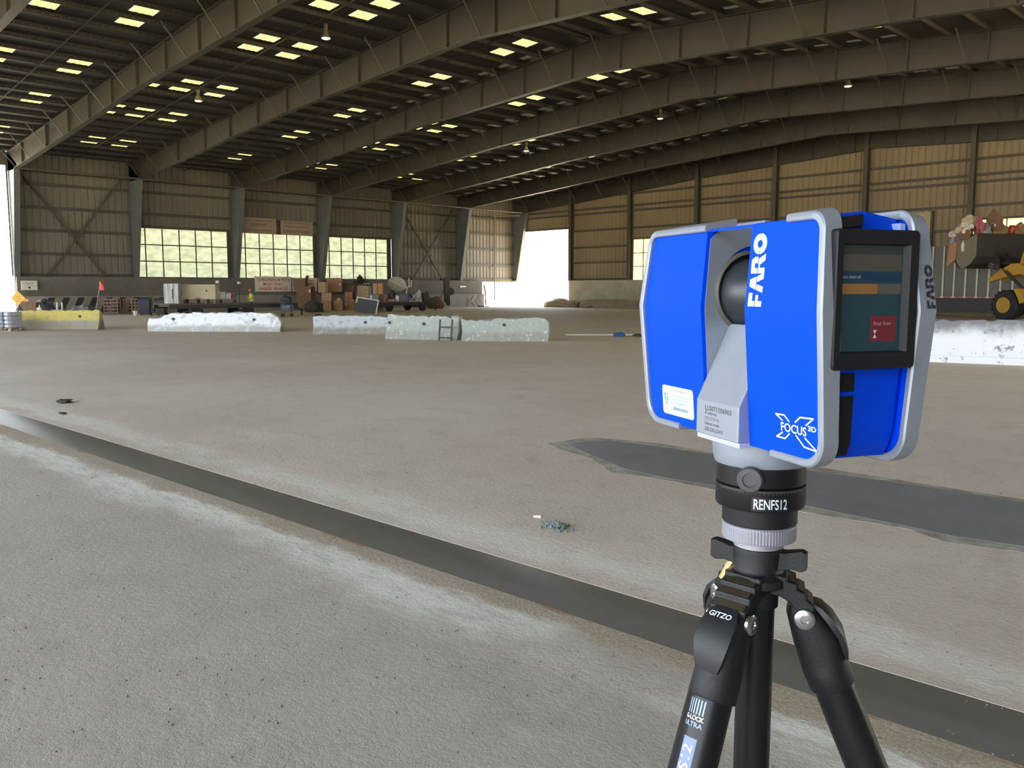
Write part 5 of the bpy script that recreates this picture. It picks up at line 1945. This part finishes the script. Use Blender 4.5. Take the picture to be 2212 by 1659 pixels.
# dark panel with white edge leaning in front of the trailer
t = thing('leaning_panel', 'dark square panel with white edge strips leaning before the trailer', 'panel', (-51.8, 35.4, 0), FACE - .12)
LP = Matrix.Rotation(math.radians(-12), 4, 'X') @ Matrix.Rotation(math.radians(9), 4, 'Y')
B().box(-.82, .82, 0, .05, .02, 1.12, LP).build('sheet', mat('charcoal_sheet', (.035, .036, .033), .5), t)
M_ws = mat('white_strip', (.6, .57, .52), .5)
B().box(-.84, .84, -.03, .0, 1.06, 1.14, LP).build('edge_strip', M_ws, t)
B().box(-.84, -.76, -.03, .0, .68, 1.06, LP).build('edge_strip', M_ws, t)
B().box(.76, .84, -.03, .0, .04, 1.06, LP).build('edge_strip', M_ws, t)
o = lump('earth_clod', 'small clod of rubbish on the floor left of the leaning panel', 'debris', (-49.8, 30.3, 0), (.3, .2, .14), mat('clod_brown', (.09, .065, .04), .8), 91)

# brown bale, rusty bin, steel post, bent bars near the corner
o = lump('brown_bale', 'brown bale on the far end of the second trailer', 'bale', (-56.3, 44.3, .77), (.85, .5, .68), mat('bale_brown', (.17, .11, .065), .8), 92)
o = lump('soil_heap', 'rust brown heap on the floor at the foot of the dark steel post', 'heap', (-61.2, 49.6, 0), (.9, .8, 1.1), mat('rust_soil', (.19, .11, .06), .8), 93)
t = thing('steel_post', 'tall dark steel post leaning upright on white feet near the doorway', 'post', (-62.0, 51.6, 0), FACE)
LP = Matrix.Rotation(math.radians(-1.5), 4, 'Y')
B().box(-.29, .29, -.06, .06, .25, 2.85, LP).build('web', mat('post_brown', (.075, .06, .045), .7), t)
B().box(-.29, -.25, -.16, .16, .25, 2.85, LP).build('flange', mat('post_brown', (.075, .06, .045), .7), t)
B().box(.25, .29, -.16, .16, .25, 2.85, LP).build('flange', mat('post_brown', (.075, .06, .045), .7), t)
B().lathe([(.35, -.05), (.35, .05), (.0001, .05)], 20, Matrix.Translation((.33, .1, 1.57)) @ Matrix.Rotation(PI / 2, 4, 'X')).build('disc', mat('post_brown', (.075, .06, .045), .7), t)
for x in (-.15, .1, .3):
    B().beam((x, -.05, .3), (x + .1, -.25, 0.02), .06, .05).build('foot', M_whp, t)
B().beam((-.25, .15, 1.95), (-.95, .3, .02), .07, .07).build('strut', M_dkst, t)
t = thing('scrap_skip', 'dark low skip of scrap beside the foot of the steel post', 'skip', (-62.3, 50.4, 0), FACE)
B().loft([[(-.5, -.3, 0), (.45, -.3, 0), (.45, .4, 0), (-.5, .4, 0)], [(-.1, -.4, .95), (.5, -.4, .95), (.5, .5, .95), (-.1, .5, .95)]]).build('body', M_dkst, t)
t = thing('bent_bars', 'two bent grey bars against the ledge beside the bright doorway', 'bar', (-63.9, 57.0, 0), FACE)
for x in (-.3, .2):
    B().path([(x, 0, 1.15), (x - .32, 0, .62), (x + .1, 0, .05)], .06, 8).build('bar', mat('bar_grey', (.3, .27, .22), .5), t)
B().box(.1, .7, -.1, .1, 0, .1).build('foot', M_black, t)
t = thing('door_post', 'slim dark bent post at the edge of the bright doorway', 'post', (-64.1, 58.35, 0), FACE)
B().path([(-.15, 0, 2.2), (-.02, 0, 1.6), (0, 0, .9), (.05, 0, .1)], .07, 8).build('post', mat('post_olive', (.12, .1, .06), .6), t)
B().box(-.15, .35, -.1, .1, 0, .06).build('foot', M_black, t)

# ---- along the gable: earth pile, long concrete block, rubble
b = B()
o = lump('earth_pile', 'low brown earth pile across the foot of the bright doorway', 'pile', (-57.2, 62.2, 0), (2.1, .9, .8), mat('earth_brown', (.36, .26, .165), .9, color2=(.26, .18, .11), nscale=2), 101, 4, .2, rz=.05)
o = lump('earth_pile', 'brown earth pile heaped against the grey wall right of the doorway', 'pile', (-53.6, 62.5, 0), (1.3, .7, .75), mat('earth_brown', (.36, .26, .165), .9), 102, 4, .25)
t = thing('concrete_log', 'long rough brown concrete block lying before the far wall', 'block', (-51.6, 61.0, 0), .0)
b = B()
r_ = random.Random(9)
rings = []
for i in range(15):
    x = i * .5
    rings.append([(x + r_.uniform(-.06, .06), y + r_.uniform(-.05, .05), max(0, z + r_.uniform(-.06, .04) * (z > 0))) for y, z in ((-.42, 0), (-.42, .4), (-.34, .78), (.34, .8), (.42, .4), (.42, 0))])
b.loft(rings).build('block', mat('brown_concrete', (.27, .205, .14), .9, color2=(.18, .135, .09), nscale=1.5, bump=.6, bscale=6), t)
o = lump('rubble', 'dark tangle of rubble at the right end of the long block', 'rubble', (-43.6, 60.0, 0), (.7, .6, 1.25), mat('tangle_brown', (.12, .085, .055), .9), 103, 3, .5)

# ---- loose litter on the floor nearer the viewer
t = tag(B().tube((-21.89, 24.05, .03), (-20.05, 25.9, .03), .028, .028, 10).build('white_pole', M_whp), 'long thin white pole lying on the floor beyond the barriers', 'pole')
lump('rag', 'crumpled blue rag beside the white pole on the floor', 'rag', (-20.1, 25.05, 0), (.26, .2, .16), mat('rag_blue', (.03, .1, .28), .7), 111)
lump('rag', 'flat black rag right of the blue rag on the floor', 'rag', (-19.6, 25.55, 0), (.24, .16, .1), M_tarp, 112)
lump('dirt_clump', 'dark dirt clump on the floor beyond the left end of the trench', 'clump', (-14.29, 4.15, 0), (.16, .09, .05), mat('clump_dark', (.05, .045, .04), .9), 113, 3, .45)
lump('dirt_clump', 'small dark dirt clump lying at the trench edge on the left', 'clump', (-13.0, 3.75, 0), (.09, .05, .025), mat('clump_dark', (.05, .045, .04), .9), 114, 2, .45)
gr = B()
r_ = random.Random(12)
for i in range(170):
    a, rr = r_.uniform(0, 2 * PI), abs(r_.gauss(0, .055))
    x, y = math.cos(a) * rr * 1.25, math.sin(a) * rr * .85
    s_ = r_.uniform(.006, .016)
    z = max(0, .045 - rr * .5) * r_.random()
    gr.add([(x - s_, y - s_, z), (x + s_, y - s_ * .6, z), (x + s_ * .3, y + s_, z), (x - s_ * .2, y, z + s_ * 1.5)], [(0, 1, 2), (0, 1, 3), (1, 2, 3), (2, 0, 3)])
o = gr.build('gravel_heap', mat('gravel_grey', (.2, .23, .22), .8, color2=(.08, .1, .1), nscale=60, contrast=.1))
place(tag(o, 'small heap of grey green gravel in the middle of the floor', 'gravel', kind='stuff'), (-4.2, 4.52, 0))
o = B().add([(-.03, -.015, 0), (.035, -.02, 0), (.04, .012, 0), (-.02, .02, 0), (-.025, -.01, .014), (.03, -.012, .02), (.03, .01, .016), (-.015, .014, .012)],
            [(3, 2, 1, 0), (4, 5, 6, 7), (0, 1, 5, 4), (1, 2, 6, 5), (2, 3, 7, 6), (3, 0, 4, 7)]).build('concrete_chip', mat('chip_pale', (.7, .66, .58), .8))
place(tag(o, 'pale concrete chip beside the grey green gravel heap', 'chip'), (-4.49, 4.62, 0), .5)
cr = B()
for i in range(900):
    d_ = r_.uniform(1.6, 11) if i % 3 else r_.uniform(1.6, 5)
    a = r_.uniform(-.62, .62)
    x = -math.sin(yaw + a * -1) * d_
    y = math.cos(yaw + a * -1) * d_
    s_ = r_.uniform(.002, .007)
    cr.add([(x - s_, y - s_, 0), (x + s_, y - s_ * .6, 0), (x + s_ * .3, y + s_, 0), (x, y, s_ * 1.3)], [(0, 1, 2), (0, 1, 3), (1, 2, 3), (2, 0, 3)])
o = cr.build('grit', mat('grit_brown', (.2, .17, .14), .9, color2=(.1, .085, .07), nscale=30))
tag(o, 'scattered brown grit and crumbs over the concrete floor', 'grit', kind='stuff')

# ---- high-bay lamps under the roof
M_shade = mat('lamp_shade', (.30, .24, .16), .4, metal=.3, color2=(.24, .19, .12))
M_glow = mat('lamp_glow', (1, .9, .55), .4, emit=(1.0, .86, .45), estr=2.6)


def lamp(label, x, y, ztop):
    t_ = thing('high_bay_lamp', label, 'lamp', (x, y, ztop), 0, 'high bay lamps under the roof')
    t_.scale = (.78, .78, .78)
    B().tube((0, 0, -.05), (0, 0, .12), .03, .03, 8).build('hook', M_dkst, t_)
    B().lathe([(.0001, 0), (.11, 0), (.11, -.26), (.07, -.3), (.07, -.36), (.0001, -.36)], 20).build('ballast', M_shade, t_, smooth=True)
    B().lathe([(.07, -.34), (.12, -.42), (.20, -.62), (.27, -.76), (.26, -.76), (.19, -.62), (.1, -.42)], 24).build('shade', M_shade, t_, smooth=True)
    B().lathe([(.0001, -.74), (.245, -.74), (.2, -.79), (.0001, -.80)], 24).build('diffuser', M_glow, t_, smooth=True)
    return t_


lamp('hanging bay lamp nearest the viewer, high above the yellow barrier', -33.26, 20.97, z_roof(-33.26) - .16)
lamp('hanging bay lamp in the middle of a cluster of four skylights on the left', -45.14, 20.53, z_roof(-45.14) - .18)
lamp('hanging bay lamp below the roof in line with the bright doorway', -44.78, 44.83, z_roof(-44.78) - .18)
lamp('hanging bay lamp under the roof above the left half of the scanner', -33.53, 45.6, z_roof(-33.53) - .18)
lamp('lone hanging bay lamp under the roof above the right half of the scanner', -21.3, 45.6, z_roof(-21.3) - .2)

# ---- ribbed semi-trailer by the gable
t = thing('semi_trailer', 'dark ribbed semi trailer with white ribs and red stripe behind the loader', 'trailer', (-27.0, 59.0, 0), 0)
M_side = mat('trailer_side', (.10, .095, .07), .5, color2=(.08, .075, .055))
B().box(0, 14, .05, 2.5, 1.2, 4.55).build('body', M_side, t)
for i in range(21):
    x = .25 + i * .68
    rb_ = B().box(x - .05, x + .05, -.05, .05, 1.25, 4.5).box(x - .13, x + .13, -.06, .05, 1.2, 1.28).build('rib', mat('rib_white', (.55, .52, .42), .5), t)
for i in range(20):
    x = .25 + i * .68
    B().box(x + .14, x + .54, -.02, .05, 1.2, 1.3).build('red_marker', mat('marker_red', (.35, .03, .035), .4), t)
B().box(0, 14, .1, 2.4, .85, 1.2).build('chassis', M_dkst, t)
B().box(1, 12, .0, .06, .35, .95).build('side_skirt', M_dkst, t)
for x in (10.2, 11.5, 2.0):
    for y in (.3, 2.2):
        small_wheel(t, x, y, .5, .3)

# ---- wheel loader with a raised bucket
HD = Vector((-.907, .42, 0)).normalized()
rzl = math.atan2(HD.y, HD.x)
ld = thing('wheel_loader', 'yellow wheel loader raising a dark bucket full of rubbish', 'loader', (-15.5, 53.76, 0), rzl)
# local x = forwards, local y = left side of the machine (towards the viewer)
M_cat = mat('machine_yellow', (0.50, 0.27, 0.03), .5, color2=(.42, .22, .025), nscale=1.5)
M_buck = mat('bucket_steel', (.035, .03, .025), .6, color2=(.025, .022, .018))
M_plate = mat('bucket_side', (.20, .175, .12), .6, color2=(.16, .14, .095))


def big_wheel(x, y, sgn, r=.86, wd=.62):
    T_ = Matrix.Translation((x, y, r)) @ Matrix.Rotation(PI / 2, 4, 'X')
    w_ = B().lathe([(r * .48, -wd / 2), (r * .60, -wd / 2 - .02), (r * .88, -wd / 2), (r * .965, -wd * .36), (r * .965, wd * .36), (r * .88, wd / 2), (r * .6, wd / 2 + .02), (r * .48, wd / 2)], 36, T_)
    for i in range(18):
        a = 2 * PI * i / 18
        for s_ in (-1, 1):
            T2 = T_ @ Matrix.Rotation(a + s_ * .09, 4, 'Z')
            w_.add([T2 @ Vector(p) for p in [(r * .94, -.05, 0), (r * .94, .05, 0), (r * .94, .05 + .12, s_ * wd * .46), (r * .94, -.05 + .12, s_ * wd * .46), (r * 1.0, -.05, 0), (r * 1.0, .05, 0), (r * .99, .05 + .12, s_ * wd * .46), (r * .99, -.05 + .12, s_ * wd * .46)]],
                   [(3, 2, 1, 0), (4, 5, 6, 7), (0, 1, 5, 4), (1, 2, 6, 5), (2, 3, 7, 6), (3, 0, 4, 7)])
    o_ = w_.build('tyre', M_tyre, ld)
    B().lathe([(r * .53, -wd / 2 - .035), (r * .50, -wd / 2 - .035), (r * .44, -wd * .28), (r * .2, -wd * .2), (.0001, -wd * .22), (.0001, wd * .22), (r * .2, wd * .2), (r * .44, wd * .28), (r * .5, wd / 2 + .035), (r * .53, wd / 2 + .035)], 32, T_).build('rim', M_cat, o_, smooth=True)


for x in (0, -3.3):
    big_wheel(x, -.33, 1)
    big_wheel(x, -2.55, -1)
    B().tube((x, -.5, .86), (x, -2.4, .86), .2, .2, 14).build('axle', M_cat, ld)
B().rbox(-1.35, .45, -2.0, -.85, .55, 1.7, .08).build('front_frame', M_cat, ld)
B().rbox(-5.0, -1.5, -2.1, -.75, .7, 2.1, .12).build('rear_body', M_cat, ld)
B().prism([(-.55, 1.78), (-.95, 1.78), (-1.35, 1.1), (-1.0, .95), (-.85, 1.3)], -.66, -.02, 'y').build('fender', M_cat, ld)
cb = B().rbox(-3.0, -1.55, -2.0, -.85, 2.1, 2.3, .05).build('cab', M_cat, ld)
for x in (-2.95, -1.65):
    for y in (-1.95, -.95):
        B().beam((x, y, 2.3), (x + (.1 if x > -2 else 0), y, 3.55), .1, .1).build('cab_post', M_black, cb)
B().box(-2.9, -1.65, -1.92, -.95, 2.35, 3.5).build('cab_glass', mat('cab_glass', (.03, .035, .035), .08, spec=.6), cb)
B().rbox(-3.1, -1.5, -2.05, -.8, 3.55, 3.7, .06).build('cab_roof', M_cat, cb)
B().tube((-4.0, -1.1, 2.1), (-4.0, -1.1, 3.0), .07, .07, 12).build('exhaust_pipe', M_black, ld)
arm = [(1.95, 2.28), (1.55, 2.52), (.95, 2.92), (.35, 3.2), (-.1, 3.22), (-.6, 3.0), (-1.2, 2.55), (-1.2, 2.2), (-.75, 2.45), (-.25, 2.6), (.5, 2.48), (1.1, 2.34), (1.6, 2.2)]
for y in (-.95, -2.0):
    B().prism(arm, y, y + .16, 'y').build('lift_arm', M_cat, ld, bevel=.02)
B().prism([(.32, 3.05), (.0, 4.12), (-.18, 4.22), (-.36, 4.15), (-.32, 3.9), (.02, 2.95)], -1.55, -1.35, 'y').build('tilt_lever', M_cat, ld, bevel=.02)
B().tube((-.2, -1.45, 4.1), (-1.5, -1.45, 2.5), .085, .085, 14).build('tilt_cylinder', mat('cylinder_yellow', (.3, .2, .06), .4), ld)
B().tube((-.2, -1.45, 4.1), (-.75, -1.45, 3.42), .045, .045, 12).build('piston_rod', M_chrm, ld)
for y in (-.62, -2.25):
    B().tube((-.9, y, 1.6), (.5, y, 2.75), .09, .09, 14).build('lift_cylinder', M_dkst, ld)
    B().tube((.0, y, 2.34), (.75, y, 2.9), .05, .05, 12).build('piston_rod', M_chrm, ld)
B().tube((.2, -1.45, 3.2), (1.7, -1.45, 3.3), .1, .1, 12).build('tilt_link', M_dkst, ld)
# bucket
bx = 1.62
BP = [(0, 4.93), (0, 3.66), (.35, 3.22), (.80, 2.98), (1.2, 2.98), (1.95, 3.95), (2.05, 4.1)]      # shell from top lip round to the cutting edge
b = B()
th = .05
yl, yr = .45, -4.05
for (xa, za), (xb, zb_) in zip(BP[:-1], BP[1:]):
    d = Vector((xb - xa, zb_ - za)).normalized()
    n_ = Vector((-d.y, d.x)) * th
    b.prism([(bx + xa, za), (bx + xb, zb_), (bx + xb + n_.x, zb_ + n_.y), (bx + xa + n_.x, za + n_.y)], yr, yl, 'y')
b.build('bucket', M_buck, ld)
bk = [o for o in ld.children if o.name.startswith('bucket')][-1]
plate = [(0, 4.93), (0, 3.66), (.35, 3.22), (.80, 2.98), (1.05, 2.98), (1.5, 3.6), (1.55, 4.35), (1.15, 4.88), (.45, 4.72)]
for y in (yl, yr - .05):
    B().prism([(bx + x, z) for x, z in plate], y, y + .05, 'y').build('side_plate', M_plate, bk)
for y in (-.95, -1.9):
    B().prism([(bx, 3.9), (bx - .35, 3.4), (bx - .1, 2.9), (bx + .5, 3.05), (bx + .2, 3.4)], y - .08, y + .08, 'y').build('hinge_ear', M_buck, bk)
B().box(bx - .06, bx, yr, yl, 4.86, 4.98).build('top_lip', M_buck, bk)


# rubbish heaped in the bucket: every piece a thing of its own
def LD(x, y, z):
    p = Matrix.Rotation(rzl, 3, 'Z') @ Vector((x, y, 0))
    return (-15.5 + p.x, 53.76 + p.y, z)


M_crd2 = mat('torn_cardboard', (.33, .19, .09), .8, color2=(.25, .14, .06))
M_cream = mat('cream_foam', (.52, .46, .31), .7, color2=(.44, .38, .25))
M_bagw = mat('white_bag', (.62, .58, .52), .5, color2=(.5, .46, .42))
G = 'rubbish in the loader bucket'
fill = lump('rubbish_fill', 'mixed brown rubbish filling the bucket under the larger pieces', 'rubbish', LD(bx + .9, -1.8, 3.75), (2.0, .55, 1.35), mat('rubbish_mix', (.26, .17, .09), .8, color2=(.12, .08, .05), nscale=4), 120, 4, .25, rz=rzl + PI / 2)
fill['kind'] = 'stuff'
PIECES = [('cream foam slab on top of the bucket load at the left', (.9, .0, 5.35), (.50, .34, .78), M_cream),
          ('cream crumpled sheet hanging over the left bucket edge', (1.25, .35, 5.02), (.38, .26, .55), M_cream),
          ('torn white paper tuft at the far left of the bucket load', (1.55, .48, 4.85), (.26, .2, .42), M_bagw),
          ('small white bag below the cream foam slab', (.75, .38, 5.0), (.26, .18, .42), M_bagw),
          ('pinkish white bag in front of the cream foam', (.6, .2, 5.3), (.22, .2, .3), M_bagw),
          ('dark pink plastic tub in the middle of the bucket load', (.3, -.2, 4.85), (.30, .3, .92), mat('tub_pink', (.34, .08, .10), .5)),
          ('clear wrapped bottle bundle right of the pink tub', (.1, -.55, 4.75), (.32, .28, .75), mat('bottle_wrap', (.33, .36, .3), .3, color2=(.2, .24, .24), nscale=9)),
          ('blue grey plastic sack hanging at the bucket lip', (-.05, -.6, 4.72), (.24, .24, .42), mat('sack_bluegrey', (.17, .21, .3), .4)),
          ('torn white paper standing behind the brown sheet', (.2, -1.3, 5.3), (.34, .2, .62), M_bagw),
          ('orange brown cardboard heap along the bucket lip', (.15, -1.7, 4.75), (.75, .4, .78), M_crd2),
          ('red wrapper on the orange brown cardboard heap', (.0, -2.6, 4.95), (.30, .25, .52), mat('wrapper_red', (.45, .07, .035), .5)),
          ('brown cardboard heap at the right part of the bucket', (.1, -3.4, 4.75), (.8, .4, .8), M_crd2),
          ('blue crumpled bottle at the left bucket corner', (.85, .47, 4.62), (.18, .14, .26), mat('bottle_blue', (.04, .07, .22), .4)),
          ('pale lilac plastic scrap beside the hanging cardboard', (1.5, .52, 4.45), (.22, .12, .4), mat('scrap_lilac', (.4, .36, .46), .5)),
          ('white torn strip draped on the bucket side plate', (.75, .53, 3.95), (.16, .07, .6), M_bagw)]
for i, (lab, p, s_, m) in enumerate(PIECES):
    lump('rubbish_piece', lab, 'rubbish', LD(bx + max(p[0] + .12, s_[1] + .08), p[1], p[2] + (.08 if p[0] < .4 else 0)), s_, m, 130 + i, 2, .38, group=G, rz=rzl + PI / 2 + rnd.uniform(-.4, .4))


def sheet_piece(name, label, pts, m):
    """bent cardboard sheet given by corner points in loader coordinates"""
    c = Vector(LD(*pts[0]))
    vs2 = [Vector(LD(*p)) - c for p in pts]
    n_ = (vs2[1] - vs2[0]).cross(vs2[2] - vs2[0]).normalized() * .03
    k = len(vs2)
    b_ = B().add(vs2 + [v + n_ for v in vs2], [tuple(range(k)), tuple(range(2 * k - 1, k - 1, -1))] + [(i, (i + 1) % k, k + (i + 1) % k, k + i) for i in range(k)])
    o_ = b_.build(name, m)
    o_.location = c
    return tag(o_, label, 'rubbish', G)


sheet_piece('cardboard_sheet', 'orange cardboard flap hanging down at the left of the bucket', [(bx + 1.75, .56, 3.25), (bx + 1.98, .56, 3.1), (bx + 1.85, .56, 4.55), (bx + 1.3, .56, 4.5), (bx + 1.35, .56, 3.5)], mat('flap_orange', (.42, .22, .1), .8))
sheet_piece('cardboard_sheet', 'dark brown cardboard sheet standing at the top of the load', [(bx + .55, -.9, 5.25), (bx - .2, -1.2, 5.15), (bx - .15, -1.3, 5.9), (bx + .25, -1.0, 6.45), (bx + .55, -.85, 6.0)], mat('sheet_brown', (.16, .085, .045), .8))
sheet_piece('cardboard_sheet', 'brown cardboard panel under the cream foam at the left', [(bx + 1.3, .5, 4.75), (bx + .5, .5, 4.6), (bx + .45, .5, 5.2), (bx + 1.2, .5, 5.25)], mat('sheet_rust', (.22, .11, .045), .8))
lump('rubbish_piece', 'dirty grey sack lump caught under the bucket bottom', 'rubbish', LD(bx - .05, -.9, 2.95), (.35, .3, .4), M_tarp, 160, 2, .4)
